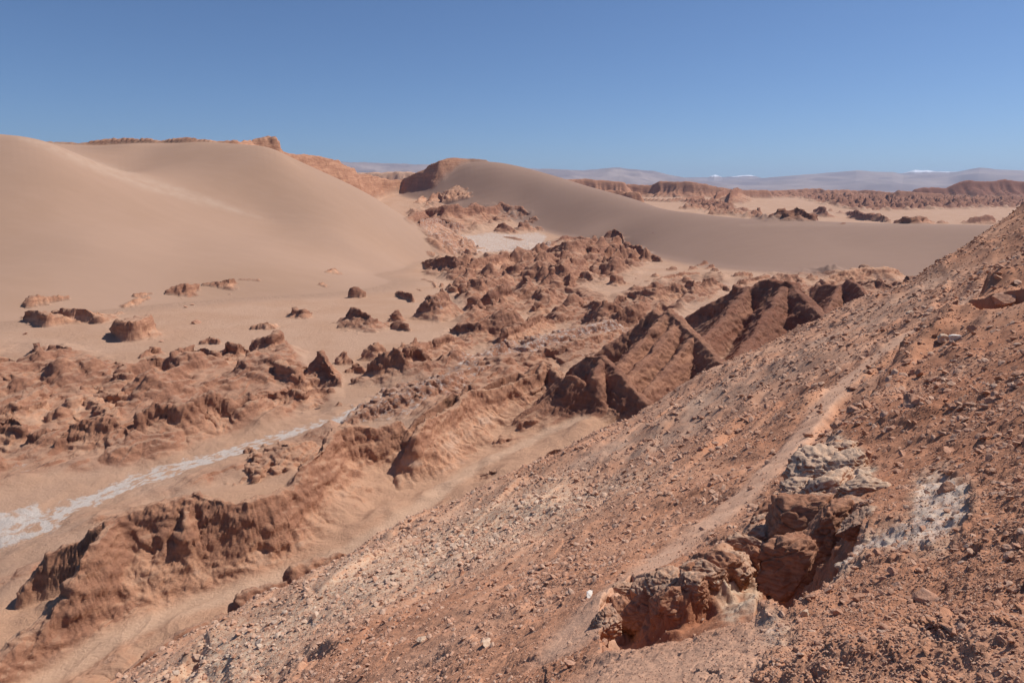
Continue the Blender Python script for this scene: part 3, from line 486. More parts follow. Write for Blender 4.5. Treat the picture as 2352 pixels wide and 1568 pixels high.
# --- rough ground, salt and the wash
ROUGH = [([(-200, 800), (120, 800), (300, 840), (480, 820), (640, 790), (720, 850), (770, 900), (740, 945), (560, 990), (330, 1070), (120, 1090), (0, 1130), (-200, 1200)], 25, 1.0),
         ([(1000, 600), (1090, 600), (1250, 565), (1420, 550), (1500, 600), (1420, 640), (1330, 660), (1400, 690), (1560, 640), (1660, 640), (1640, 690), (1560, 720), (1480, 760), (1380, 830), (1200, 870), (1020, 960), (930, 960), (990, 880), (900, 880), (850, 840), (1000, 790), (1080, 720), (1050, 680)], 22, 1.0),
         ([(1700, 640), (1900, 620), (2060, 640), (2100, 700), (1950, 720), (1700, 720)], 15, .8),
         ([(940, 490), (1000, 470), (1130, 470), (1220, 490), (1180, 510), (1040, 545), (980, 520)], 10, .6),
         ([(-200, 1220), (0, 1230), (200, 1170), (500, 1070), (760, 980), (820, 1000), (700, 1090), (450, 1120), (250, 1200), (80, 1330), (-100, 1400)], 18, .8),
         ([(1870, 447), (2450, 445), (2450, 476), (2110, 481), (2035, 484), (1960, 482), (1890, 468), (1840, 456)], 5, 1.0), ([(1560, 463), (1640, 463), (1770, 497), (1850, 504), (1760, 506), (1620, 486)], 5, .9), ([(-100, 1440), (250, 1260), (600, 1200), (900, 1060), (1200, 960), (1400, 900), (1500, 935), (1000, 1200), (640, 1390), (270, 1600), (-100, 1700)], 30, .42)]
SALT = [([(1015, 560), (1060, 540), (1130, 530), (1180, 535), (1235, 530), (1262, 540), (1250, 562), (1330, 575), (1240, 580), (1040, 586)], 8, .75),
        ([(-100, 1180), (20, 1175), (90, 1150), (110, 1180), (60, 1200), (-100, 1240)], 18, 1.0),
        ([(100, 790), (230, 790), (310, 805), (200, 815), (60, 830), (40, 810)], 14, .4),
        ([(0, 830), (70, 805), (70, 840), (20, 850)], 14, .4),
        ([(0, 1030), (60, 1040), (90, 1090), (20, 1110)], 14, .45),
        ([(1130, 770), (1300, 740), (1420, 760), (1330, 810), (1150, 850), (900, 950), (820, 960), (1000, 880)], 20, .58),
        ([(0, 1200), (300, 1130), (300, 1160), (80, 1260), (0, 1290)], 20, .35),
        ([(1700, 515), (2200, 512), (2200, 518), (1700, 520)], 3, .3)]
WASH = [(-60, 1250), (30, 1215), (120, 1180), (200, 1145), (280, 1110), (350, 1085), (430, 1062), (520, 1035), (600, 1012), (680, 985), (730, 972), (800, 952), (870, 920), (930, 893), (1000, 862), (1070, 826), (1140, 792), (1200, 762)]

# ------------------------------------------------------------------ the polar survey grid
AZ = math.radians(46)
NA = int(2 * AZ / (0.0015 * Q))
def radii():
    r, out = 1.25, []
    while r < 4400:
        out.append(r)
        s = 0.0045 if r < 60 else 0.0019 if r < 450 else 0.0024 if r < 1200 else 0.0036
        r *= 1 + s * Q
    return np.array(out)
RR = radii(); NR = len(RR)
A1 = np.linspace(-AZ, AZ, NA)
X = (RR[:, None] * np.sin(A1)[None]); Y = (RR[:, None] * np.cos(A1)[None])
def coarse(fn, i0, i1, step=5):                    # a smooth function evaluated sparsely and interpolated
    ii = np.unique(np.r_[np.arange(i0, i1, step), i1 - 1]); jj = np.unique(np.r_[np.arange(0, NA, step), NA - 1])
    f = fn(X[np.ix_(ii, jj)], Y[np.ix_(ii, jj)])
    rows = np.arange(i0, i1)
    a = np.clip(np.searchsorted(ii, rows, 'right') - 1, 0, len(ii) - 2)
    t = ((rows - ii[a]) / (ii[a + 1] - ii[a]))[:, None]
    f = f[a] * (1 - t) + f[a + 1] * t
    cols = np.arange(NA)
    b = np.clip(np.searchsorted(jj, cols, 'right') - 1, 0, len(jj) - 2)
    s = ((cols - jj[b]) / (jj[b + 1] - jj[b]))[None]
    return f[:, b] * (1 - s) + f[:, b + 1] * s
def rows(lo, hi): return int(np.searchsorted(RR, lo)), int(np.searchsorted(RR, hi))
LOW = -500.0
def field(fn, lo, hi):
    F = np.full((NR, NA), LOW); i0, i1 = rows(lo, hi)
    F[i0:i1] = coarse(fn, i0, i1)
    return F
fV = field(Vh, 60, 1e9); fL = field(Lh, 250, 1200); fR = field(Rh, 430, 1500); fN = field(Nh, 0, 330)
fL[X > 120] = LOW; fR[X < -260] = LOW
B = smax(smax(fL, fV, 3.0), fR, 3.0)
lab = np.zeros((NR, NA), np.int16)                 # 0 valley floor, 1 left dune, 2 right dune, 3 stony slope, 10+ outcrops
lab[fL > fV] = 1
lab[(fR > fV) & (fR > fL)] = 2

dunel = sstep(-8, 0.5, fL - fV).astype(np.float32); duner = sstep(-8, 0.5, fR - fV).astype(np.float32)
# masks laid out on the ground from survey polygons (valley surface)
UB, VB = project(X, Y, B)
def poly_mask(poly, U, V, soft):
    P = np.array(poly, float)
    sl = (U > P[:, 0].min() - soft) & (U < P[:, 0].max() + soft) & (V > P[:, 1].min() - soft) & (V < P[:, 1].max() + soft)
    u, v = U[sl], V[sl]
    ins = np.zeros(u.shape, bool); d2 = np.full(u.shape, 1e9)
    for k in range(len(P)):
        a, b = P[k], P[(k + 1) % len(P)]
        c = ((a[1] > v) != (b[1] > v)) & (u < (b[0] - a[0]) * (v - a[1]) / (b[1] - a[1] + 1e-9) + a[0])
        ins ^= c
        e = b - a; t = np.clip(((u - a[0]) * e[0] + (v - a[1]) * e[1]) / (e @ e + 1e-9), 0, 1)
        d2 = np.minimum(d2, (u - a[0] - t * e[0]) ** 2 + (v - a[1] - t * e[1]) ** 2)
    sd = np.sqrt(d2) * np.where(ins, 1, -1)
    M = np.zeros(U.shape, np.float32)
    M[sl] = sstep(-soft, soft, sd)
    return M
def line_dist(poly3, i0, i1, half=None):           # metres from a polyline on the ground
    d2 = np.full((i1 - i0, NA), 1e12); al = np.zeros_like(d2); acc = 0
    x, y = X[i0:i1], Y[i0:i1]
    for a, b in zip(poly3[:-1], poly3[1:]):
        e = b[:2] - a[:2]; L = math.hypot(*e)
        t = np.clip(((x - a[0]) * e[0] + (y - a[1]) * e[1]) / (L * L), 0, 1)
        q = (x - a[0] - t * e[0]) ** 2 + (y - a[1] - t * e[1]) ** 2
        c = q < d2
        d2 = np.where(c, q, d2); al = np.where(c, acc + t * L, al); acc += L
    return np.sqrt(d2), al
salt = np.zeros((NR, NA), np.float32); rough = np.zeros_like(salt); rock = np.zeros_like(salt); pale = np.zeros_like(salt)
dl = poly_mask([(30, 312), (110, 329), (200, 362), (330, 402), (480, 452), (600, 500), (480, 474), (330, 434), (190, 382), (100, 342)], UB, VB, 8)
red = poly_mask(RED, UB, VB, 30)
red[RR < 60] = 0
rough = np.maximum.reduce([poly_mask(p, UB, VB, s) * w for p, s, w in ROUGH]).astype(np.float32)
rough[RR < 60] = 0
salt = np.maximum.reduce([poly_mask(p, UB, VB, s) * w for p, s, w in SALT]).astype(np.float32)
i0, i1 = rows(80, 300)
wash3 = np.array([ground_at(u, v) for u, v in WASH])
wd, wa = line_dist(wash3, i0, i1)
wd = wd + 1.9 * fbm(X[i0:i1] / 7, Y[i0:i1] / 7, 0, 3)
salt[i0:i1] = np.maximum(salt[i0:i1], (.82 + .5 * noise3(wa / 6, wd / 1.5, 3) + .35 * noise3(wa / 1.7, wd / .7, 6)) * sstep(6.4, 1.4, wd) * (1 - .62 * sstep(95, 130, wa)))
B[i0:i1] -= 0.7 * sstep(7.0, 3.0, wd)

# rough badland ground
i0, i1 = rows(70, 3300)
sl = slice(i0, i1)
x, y = X[sl], Y[sl]
und = fbm(x / 26, y / 26, 3.1, 4)
wx, wy = 3 * noise3(x / 17, y / 17, 1), 3 * noise3(x / 17, y / 17, 5)
mf = np.zeros_like(x); wgt_ = np.ones_like(x)
for lam, amp in ((30, 2.6), (15, 1.7), (7.5, 1.0), (3.8, .55)):
    q = np.clip(1 - np.abs(noise3(((x + wx) * .6 + (y + wy) * .8) / (3.0 * lam) + lam, ((y + wy) * .6 - (x + wx) * .8) / lam, lam)) * 2.1, 0, 1) ** 1.5
    mf += amp * q * wgt_; wgt_ = np.clip(q * 1.6, 0, 1)
mf *= np.clip(.75 + 1.2 * und, .15, 1.6) * np.clip(np.hypot(x, y) / 230, .8, 9) ** .5
B[sl] += rough[sl] * (1.4 * und + 1.2 * mf - 1.3)
rock[sl] = np.maximum(rock[sl], sstep(.25, .8, rough[sl]) * sstep(.2, 1.5, mf + .8 * noise3(x / 5, y / 5, 1)))

# ------------------------------------------------------------------ outcrops and ridges
H = B.copy()
tone = np.full_like(salt, .5); tone[RR > 200] = .42; tone[RR > 1500] = .27; wea = np.ones_like(salt)
for oid, oc in enumerate(OUTCROPS):
    for rd in oc['ridges']:
        P = []
        s1, s2, capf = rd['s1'], rd['s2'], rd['cap']
        for q in rd['pts']:
            if rd['Y']:
                p = at(q[0], q[1], q[2]); P.append(p); continue
            f = ground_at(q[0], q[2])
            a, b, c = ray(q[0], q[1]); hor = math.hypot(a, b); kc = c / hor
            rf = math.hypot(f[0], f[1]); az = math.atan2(a, b)
            w = 0.0
            for _ in range(12):
                hh = max((rf + w) * kc - f[2], 0.05)
                w = 0.5 * w + 0.5 * (capf * hh / s1 + (1 - capf) * hh / s2)
            r = rf + w
            P.append(np.array([r * math.sin(az), r * math.cos(az), r * kc]))
        P = np.array(P)
        gz = base_far(P[:, 0], P[:, 1])
        Hm = max(float((P[:, 2] - gz).max()), 0.4)
        Hm = rd['Hx'] or Hm
        rd['P'] = P; rd['H'] = Hm
        ext = Hm * (capf / min(s1, rd['b1']) + (1 - capf) / min(s2, rd['b2'])) * 1.5 + 1.0
        ra = np.hypot(P[:, 0], P[:, 1]); aa = np.arctan2(P[:, 0], P[:, 1])
        i0, i1 = rows(ra.min() - ext, ra.max() + ext)
        da = ext / max(ra.min() - ext, 20)
        j0, j1 = np.searchsorted(A1, aa.min() - da), np.searchsorted(A1, aa.max() + da)
        if i1 - i0 < 2 or j1 - j0 < 2: continue
        S = (slice(i0, i1), slice(j0, j1))
        x, y = X[S], Y[S]
        lam = rd['lam'] * Hm
        n1 = noise3(x / lam + oid * 3.7, y / lam, oid * 1.3)
        n2 = noise3(x / lam * 2.3 + oid, y / lam * 2.3, 5.5)
        n3 = noise3(x / lam * 5.1 + oid, y / lam * 5.1, 2.5)
        best = np.full(x.shape, -1e9); zb = np.zeros(x.shape); acc = oid * 13.0
        segs = list(zip(P[:-1], P[1:])) if len(P) > 1 else [(P[0], P[0] + np.array([0.01, 0, 0]))]
        for a, b in segs:
            e = b[:2] - a[:2]; L = math.hypot(*e) + 1e-6
            t = np.clip(((x - a[0]) * e[0] + (y - a[1]) * e[1]) / (L * L), 0, 1)
            d = np.sqrt((x - a[0] - t * e[0]) ** 2 + (y - a[1] - t * e[1]) ** 2)
            tu = ((x - a[0]) * e[0] + (y - a[1]) * e[1]) / (L * L)
            over = np.maximum(-tu, tu - 1) * L / (d + 1e-6)
            over = np.clip(np.where(over > 0, over, 0), 0, 1)
            front = ((x - a[0]) * e[1] - (y - a[1]) * e[0]) > 0
            u1 = np.where(front, s1, rd['b1']); u2 = np.where(front, s2, rd['b2'])
            u1 = u1 + over * (np.maximum(s1, rd['b1']) - u1); u2 = u2 + over * (max(s2, rd['b2']) - u2)
            d = np.maximum(d - rd['flat'] * Hm, 0)
            dn = d * (1 + rd['warp'] * (n1 + .6 * n2)) + 0.1 * Hm * rd['warp'] * (n2 + n3) * sstep(0, .2 * Hm, d)
            h1 = capf * Hm
            dc = h1 / u1
            drop = np.where(dn < dc, u1 * dn, h1 + u2 * (dn - dc))
            if rd['gul'] > 0:
                al = (acc + t * L) / (rd['gl'] * Hm) + 0.5 * n1 + 0.2 * n2
                g = 1 - np.abs(noise3(al, 0.25 * d / Hm, oid * 2.1)) * 2.2
                g2 = 1 - np.abs(noise3(al * 2.6, 0.25 * d / Hm, oid * 2.1 + 7)) * 2.2
                drop = drop + rd['gul'] * Hm * (np.clip(g, 0, 1) + .45 * np.clip(g2, 0, 1)) * sstep(0, .45 * Hm, d)
            zc = a[2] + t * (b[2] - a[2])
            zb = np.where(zc - drop > best, zc, zb)
            best = np.maximum(best, zc - drop)
            acc += L
        best += rd['jit'] * Hm * (n2 + n3 * .8)
        tal = rd['tal'] * sstep(.34, .62, (zb - best) / Hm + .18 * n2)
        cur = H[S]; k = 0.10 * Hm
        newh = smax(best, cur, k)
        on = best > cur
        lab[S][on] = 10 + oid
        rr_ = sstep(-0.6 * k, 2.2 * k, best - cur + .8 * k * n3)
        rock[S] = np.maximum(rock[S], rr_ * rd['rock'])
        pale[S] = np.where(on, rd['salt'], pale[S])
        tone[S] = tone[S] * (1 - rr_) + rr_ * (rd['tone'] + .3 * tal)
        wea[S] = wea[S] * (1 - rr_) + rr_ * (rd['wea'] * (1 - .62 * tal) if rd['wea'] > .4 else rd['wea'])
        H[S] = newh
# the sandy gully between the near ridge and the stony slope
i0, i1 = rows(60, 190)
g3 = np.array([ground_at(u, v) for u, v in GULLY])
gd, ga = line_dist(g3, i0, i1)
gd = gd + 1.2 * noise3(X[i0:i1] / 9, Y[i0:i1] / 9, 4) + .5 * noise3(X[i0:i1] / 2.5, Y[i0:i1] / 2.5, 4)
keep = sstep(1.2, 9.5, gd)
H[i0:i1] = B[i0:i1] + (H[i0:i1] - B[i0:i1]) * keep
rock[i0:i1] *= sstep(1.0, 3.5, gd)
gully = np.zeros_like(salt); gully[i0:i1] = sstep(3.2, .8, gd)
lab[i0:i1][(gd < 1.4)] = 0
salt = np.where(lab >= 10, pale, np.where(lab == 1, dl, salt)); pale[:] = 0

# ------------------------------------------------------------------ the stony slope: path, ledges, the hollow, rubble
def slope_at(u, v):                                # where a line of sight meets the smooth stony slope
    a, b, c = ray(u, v)
    d = np.exp(np.linspace(math.log(1.2), math.log(110), 900))
    x, y, z = a * d / b, d, c * d / b
    hit = np.nonzero(z <= Nh(x, y))[0]
    i = hit[0] if len(hit) else len(d) - 1
    return np.array([x[i], y[i], z[i]])
def slope_line(L): return np.array([slope_at(u, v) for u, v in L])
iN = rows(0, 130)[1]
xn, yn = X[:iN], Y[:iN]
rn = np.hypot(xn, yn)
UNs, VNs = project(xn, yn, fN[:iN])
PATH = slope_line([(1320, 1470), (1420, 1365), (1500, 1300), (1600, 1225), (1690, 1150), (1760, 1085), (1825, 1010), (1890, 930), (1960, 855), (2080, 772), (2190, 705), (2280, 650), (2350, 605)])
pd, pa = line_dist(PATH, 0, iN)
pw = 0.46 + 0.12 * noise3(pa / 1.7, 0, 3)
pd = pd + .10 * fbm(xn * 1.7, yn * 1.7, 5, 4)
path = (sstep(pw * 1.6, pw * 0.5, pd) * (.8 + .3 * noise3(xn * 1.3, yn * 1.3, 2))).astype(np.float32)
path = np.maximum(path, poly_mask([(1300, 1600), (1380, 1500), (1560, 1480), (1700, 1450), (1740, 1420), (1780, 1480), (1740, 1600)], UNs, VNs, 35) * 0.7)
rubble = poly_mask([(1780, 1200), (1900, 1060), (2000, 900), (2080, 810), (2230, 720), (2400, 610), (2700, 500), (2700, 1560), (1980, 1500), (1900, 1400), (2000, 1220)], UNs, VNs, 30)
creamy = poly_mask([(300, 1570), (500, 1420), (650, 1370), (820, 1270), (1000, 1190), (1250, 1090), (1500, 1090), (1300, 1200), (1000, 1330), (700, 1450), (560, 1600)], UNs, VNs, 60)
crust = np.maximum.reduce([poly_mask([(1850, 1070), (1900, 1035), (1975, 1055), (2010, 1090), (2000, 1130), (1950, 1175), (1900, 1165), (1830, 1155), (1810, 1170), (1825, 1120)], UNs, VNs, 14),
                           poly_mask([(1640, 1300), (1700, 1240), (1760, 1225), (1750, 1280), (1700, 1330)], UNs, VNs, 14) * .8,
                           poly_mask([(2100, 1110), (2170, 1085), (2230, 1120), (2230, 1200), (2170, 1270), (2080, 1290), (2000, 1270), (1900, 1330), (1960, 1240), (2090, 1200)], UNs, VNs, 25) * .75,
                           poly_mask([(1740, 1420), (1820, 1440), (1830, 1520), (1760, 1500)], UNs, VNs, 20) * .5]).astype(np.float32)
whitep = np.maximum(crust * .2, np.maximum.reduce([poly_mask([(2100, 1110), (2170, 1085), (2230, 1120), (2230, 1200), (2170, 1270), (2080, 1290), (2000, 1270), (1900, 1330), (1960, 1240), (2090, 1200)], UNs, VNs, 25) * .8, poly_mask([(1740, 1420), (1820, 1440), (1830, 1520), (1760, 1500)], UNs, VNs, 20) * .5]))
rim = slope_line([(1378, 1400), (1400, 1370), (1450, 1335), (1500, 1330), (1560, 1338), (1600, 1315), (1640, 1288), (1700, 1255), (1752, 1228), (1762, 1195), (1785, 1165), (1850, 1168), (1900, 1180), (1960, 1185), (2010, 1192)])
lip = slope_line([(1380, 1500), (1430, 1505), (1500, 1485), (1570, 1474), (1640, 1455), (1720, 1442), (1757, 1412), (1800, 1425), (1850, 1405), (1890, 1370), (1930, 1310), (1990, 1240), (2012, 1200)])
i8 = rows(0, 16)[1]
hollow = poly_mask([tuple(project(*p)) for p in rim] + [tuple(project(*p)) for p in lip[::-1]], UNs[:i8], VNs[:i8], 1.5)
dfar, _ = line_dist(rim, 0, i8); dnear, _ = line_dist(lip, 0, i8)
wob = 0.5 + 0.5 * noise3(xn[:i8] * 2.2, yn[:i8] * 2.2, 1)
carve = hollow * 0.72 * sstep(1375, 1425, UNs[:i8] + 45 * noise3(xn[:i8] * 3, yn[:i8] * 3, 7)) * sstep(0.0, 0.45 + 0.35 * wob, dfar + .12 * noise3(xn[:i8] * 6, yn[:i8] * 6, 3)) * sstep(0.0, 0.3, dnear)
back = poly_mask([(1762, 1195), (1850, 1168), (2010, 1192), (1950, 1290), (1850, 1400), (1757, 1412)], UNs[:i8], VNs[:i8], 20)
N = fN[:iN].copy()
N[:i8] -= carve * (0.9 + 0.45 * back)
# crust along the rim and the ledge that follows the uphill side of the path
ledge = slope_line([(1762, 1195), (1800, 1140), (1850, 1100), (1885, 1060), (1920, 1000), (1985, 925), (2030, 870), (2080, 805), (2150, 748), (2215, 735), (2262, 690), (2350, 640)])
ld, la = line_dist(ledge, 0, iN)
side = np.zeros_like(ld); bestd = np.full_like(ld, 1e12)
for a, b in zip(ledge[:-1], ledge[1:]):
    e = b[:2] - a[:2]; L2 = e @ e
    t = np.clip(((xn - a[0]) * e[0] + (yn - a[1]) * e[1]) / L2, 0, 1)
    d2 = (xn - a[0] - t * e[0]) ** 2 + (yn - a[1] - t * e[1]) ** 2
    c = d2 < bestd
    side = np.where(c, np.sign((xn - a[0]) * e[1] - (yn - a[1]) * e[0]), side); bestd = np.where(c, d2, bestd)
lw = ld * side + 0.25 * noise3(xn / .8, yn / .8, 7) + 0.12 * noise3(xn / .25, yn / .25, 9)      # + is uphill
lh = (0.38 + 0.25 * noise3(la / 2.2, 4, 4)) * np.clip(rn / 14, .8, 2.2)
N += lh * sstep(-0.12, 0.16, lw) * np.exp(-np.maximum(lw, 0) / (1.3 * np.clip(rn / 12, .6, 2.5)))
rd_, ra_ = line_dist(rim, 0, i8)
N[:i8] += 0.16 * np.exp(-(rd_ / 0.4) ** 2) * (0.6 + noise3(ra_ * 2.2, 0, 2)) * (1 - hollow)
# strata, rubble and clods
nearrim = np.zeros_like(N); nearrim[:i8] = np.maximum(hollow, np.exp(-(rd_ / .5) ** 2))
calm = 1 - 0.86 * np.clip(path, 0, 1)
sdir = np.array([0.55, 0.835])
s_ = xn * sdir[0] + yn * sdir[1]; t_ = -xn * sdir[1] + yn * sdir[0]
warp = 1.2 * noise3(xn / 9, yn / 9, 0)
st = noise3(s_ / 9, t_ / 1.6 + warp, 1.5); st2 = noise3(s_ / 3.5, t_ / .6 + warp * 2, 4.5)
far_ = sstep(9, 26, rn)
band = np.clip(st * 1.6 - .15, 0, 1)
N += calm * far_ * (0.34 * band + 0.16 * np.clip(st2, -.2, 1) - .25 + .55 * fbm(xn / 7, yn / 7, 2, 3))
N += calm * (1 - far_) * 0.10 * fbm(xn / 1.1, yn / 1.1, 6, 4)
big = np.clip(0.5 + 1.1 * noise3(xn / 3.2, yn / 3.2, 12), 0.1, 1)
for cell, amp, lim in ((1.6, .20, 130), (0.62, .10, 80), (0.24, .052, 30), (0.105, .030, 13), (0.05, .014, 7)):
    ii = rows(0, lim)[1]
    cx = xn[:ii] / cell + .45 * noise3(xn[:ii] / cell * .9, yn[:ii] / cell * .9, 3); cy = yn[:ii] / cell * 1.0 + .45 * noise3(xn[:ii] / cell * .9, yn[:ii] / cell * .9, 8)
    f1, f2, val = worley(cx + 31, cy)
    dome = np.sqrt(np.clip(1 - (f1 / 0.62) ** 2, 0, 1)) * sstep(.3, .9, val)
    plate = np.clip((f2 - f1) * 3, 0, 1) * (val - .3)
    fade = sstep(lim, lim * .55, rn[:ii])
    N[:ii] += .58 * (1 - .75 * np.maximum(crust[:ii], nearrim[:ii])) * amp * fade * (dome * .75 + .35 * plate) * (0.6 + 0.35 * rubble[:ii] * big[:ii] + .5 * big[:ii] * (1 - rubble[:ii])) * calm[:ii]
N += sstep(60, 20, rn) * crust * 0.07 * np.clip(fbm(xn * 2.6, yn * 2.6, 1, 4), -.5, 1) * np.clip(rn / 6, .5, 1.5)
hol = poly_mask([(330, 1580), (390, 1520), (470, 1470), (440, 1530), (400, 1590)], UNs, VNs, 16) + poly_mask([(560, 1580), (600, 1520), (700, 1470), (760, 1480), (690, 1540), (640, 1590)], UNs, VNs, 20) + poly_mask([(430, 1585), (470, 1530), (520, 1500), (520, 1560)], UNs, VNs, 14) * .6
N -= hol * (.55 + .5 * fbm(xn / 1.6, yn / 1.6, 3, 4)) * np.clip(rn / 22, .4, 1.3)
N += 0.006 * fbm(xn * 9, yn * 9, 2, 2) * sstep(20, 8, rn)
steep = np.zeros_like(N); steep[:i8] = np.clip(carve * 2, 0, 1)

Hn = H[:iN]
onN = (N > Hn - 0.02) | (rn < 60)
lab[:iN][onN] = 3
H[:iN] = np.where(onN, N, Hn)
isN = lab == 3
greyz = poly_mask([(1300, 1080), (1330, 1040), (1500, 925), (1700, 825), (1900, 735), (2150, 610), (2200, 640), (2000, 760), (1800, 880), (1560, 1010), (1450, 1070)], UNs, VNs, 45)
red[:iN] = np.where(onN, greyz, red[:iN])
grav = np.zeros_like(salt); pth = np.zeros_like(salt)
grav[:iN] = np.maximum(creamy, np.clip(crust * 1.3, 0, 1)); pth[:iN] = path
salt[:iN] = np.where(onN, whitep, salt[:iN])
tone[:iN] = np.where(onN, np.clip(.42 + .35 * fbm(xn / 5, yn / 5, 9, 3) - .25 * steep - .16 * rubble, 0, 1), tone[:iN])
rock[:iN] = np.where(onN, 0, rock[:iN])

# ------------------------------------------------------------------ weathering: push rock surfaces along their normals
def grid_normals(H):
    Px = np.gradient(X, axis=0); Py = np.gradient(Y, axis=0); Pz = np.gradient(H, axis=0)
    Qx = np.gradient(X, axis=1); Qy = np.gradient(Y, axis=1); Qz = np.gradient(H, axis=1)
    nx, ny, nz = Py * Qz - Pz * Qy, Pz * Qx - Px * Qz, Px * Qy - Py * Qx
    l = np.sqrt(nx * nx + ny * ny + nz * nz) + 1e-12
    s = np.where(nz < 0, -1, 1) / l
    return nx * s, ny * s, nz * s
nx, ny, nz = grid_normals(H)
W3x, W3y, W3z = X.copy(), Y.copy(), H.copy()
i0, i1 = rows(70, 3200)
sl = slice(i0, i1)
x, y, z = X[sl], Y[sl], H[sl]
rr = np.hypot(x, y)
act = (rock[sl] > 0.02)
xa, ya, za, ra, rk = x[act], y[act], z[act], rr[act], rock[sl][act]
stp = 1 - sstep(.75, .97, nz[sl][act]); wq = wea[sl][act]
D = np.zeros_like(xa)
for lam, amp in ((22, 2.0), (10, 1.2), (5, .85), (2.4, .6), (1.2, .4), (.6, .22)):
    vis = sstep(1.5, 4.0, lam / (ra * .0022))          # leave out what the grid is too coarse to carry
    n = noise3(xa / lam, ya / lam, za / lam * 1.9 + lam)
    if lam < 12:
        n = .45 * n + .75 * np.clip(0.45 - np.abs(noise3(xa / lam + 9, ya / lam, za / lam * 1.6)) * 1.7, -.3, 1)
    cap_ = np.clip(ra / 260, .45, 3.0)
    n = n * (np.where(wq < .35, .5, wq) if lam >= 5 else wq ** .15)
    D += vis * amp * cap_ ** .5 * n * (1 if lam < 12 else np.clip(ra / 900, 0, 1))
for lam, amp in ((7, .95), (3.2, .62), (1.5, .34)):           # blocky, jointed rock
    q = (lam / (ra * .0022) > 2.2) & (stp > .05)
    f1, f2, val = worley((xa[q] + .35 * ya[q]) / lam + .3 * noise3(xa[q] / lam, ya[q] / lam, za[q] / lam), (1.7 * za[q] + .55 * ya[q]) / lam)
    D[q] += .75 * amp * np.clip(ra[q] / 260, .45, 2.5) ** .5 * np.where(wq[q] < .9, wq[q] * .7, 1) * ((val - .4) * 1.1 - .3 * sstep(.14, .02, f2 - f1)) * stp[q]
D = np.where(wq < .35, 1.35, 1.3) * D
D *= rk * (np.where(wq < .9, .38, .35) + np.where(wq < .9, .62, .65) * stp) * np.where(lab[sl][act] >= 10, 1.0, .6)
for Wc, nc in ((W3x, nx), (W3y, ny), (W3z, nz)):
    tmp = Wc[sl]; tmp[act] += D * nc[sl][act]

# the near ground: ragged steep faces, splintered along the bedding
i0, i1 = rows(0, 60)
sl = slice(i0, i1)
act = (lab[sl] == 3) & (UNs[sl] > -200)
xa, ya, za, ra = X[sl][act], Y[sl][act], H[sl][act], rn[sl][act]
stp = 1 - sstep(.45, .85, nz[sl][act])
base_a = (.25 + .2 * rubble[sl][act] + .4 * crust[sl][act]) * calm[sl][act]
D = np.zeros_like(xa)
for lam, amp in ((.9, .05), (.4, .04), (.18, .028), (.08, .014)):
    v_ = sstep(1.5, 4, lam / (ra * .0045))
    b_ = np.clip(.6 - 2.0 * np.abs(noise3(xa / lam, ya / lam, za / lam * 2.2 + lam)), -.25, .6)
    D += v_ * amp * (b_ * (.5 * base_a + .35 * stp) + .4 * stp * noise3(xa / lam * .6, ya / lam * .6, za / lam * 4))
for lam, amp in ((.34, .075), (.15, .035)):
    q = (lam / (ra * .0045) > 2.2) & (stp > .05)
    f1, f2, val = worley((xa[q] * .8 - ya[q] * .6) / lam + .3 * noise3(xa[q] / lam, ya[q] / lam, za[q] / lam), (1.8 * za[q] + .5 * xa[q]) / lam)
    D[q] += .6 * amp * ((val - .5) * 1.2 - .3 * sstep(.14, .02, f2 - f1)) * stp[q]
for Wc, nc in ((W3x, nx), (W3y, ny), (W3z, nz)):
    tmp = Wc[sl]; tmp[act] += D * nc[sl][act]

# ------------------------------------------------------------------ meshes cut from the survey, one per landform
def quad_grid(nr, na):
    idx = np.arange(nr * na, dtype=np.int32).reshape(nr, na)
    return np.stack([idx[:-1, :-1], idx[:-1, 1:], idx[1:, 1:], idx[1:, :-1]], -1).reshape(-1, 4)
def build(name, verts, quads, mat, attrs=None, normals=None):
    me = bpy.data.meshes.new(name)
    k = quads.shape[1]
    me.vertices.add(len(verts)); me.vertices.foreach_set('co', np.ascontiguousarray(verts, np.float32).ravel())
    me.loops.add(quads.size); me.loops.foreach_set('vertex_index', np.ascontiguousarray(quads, np.int32).ravel())
    me.polygons.add(len(quads)); me.polygons.foreach_set('loop_start', np.arange(0, quads.size, k, dtype=np.int32))
    me.polygons.foreach_set('use_smooth', np.ones(len(quads), bool))
    me.update(calc_edges=True)
    for key, arr in (attrs or {}).items():
        at_ = me.attributes.new(key, 'FLOAT', 'POINT'); at_.data.foreach_set('value', np.ascontiguousarray(arr, np.float32))
    if normals is not None:
        me.normals_split_custom_set_from_vertices(np.ascontiguousarray(normals, np.float32))
    if mat: me.materials.append(mat)
    o = bpy.data.objects.new(name, me)
    scene.collection.objects.link(o)
    return o
def tag(o, label, cat, group=None, kind=None):
    if label: o['label'] = label
    if cat: o['category'] = cat
    if group: o['group'] = group
    if kind: o['kind'] = kind
    return o
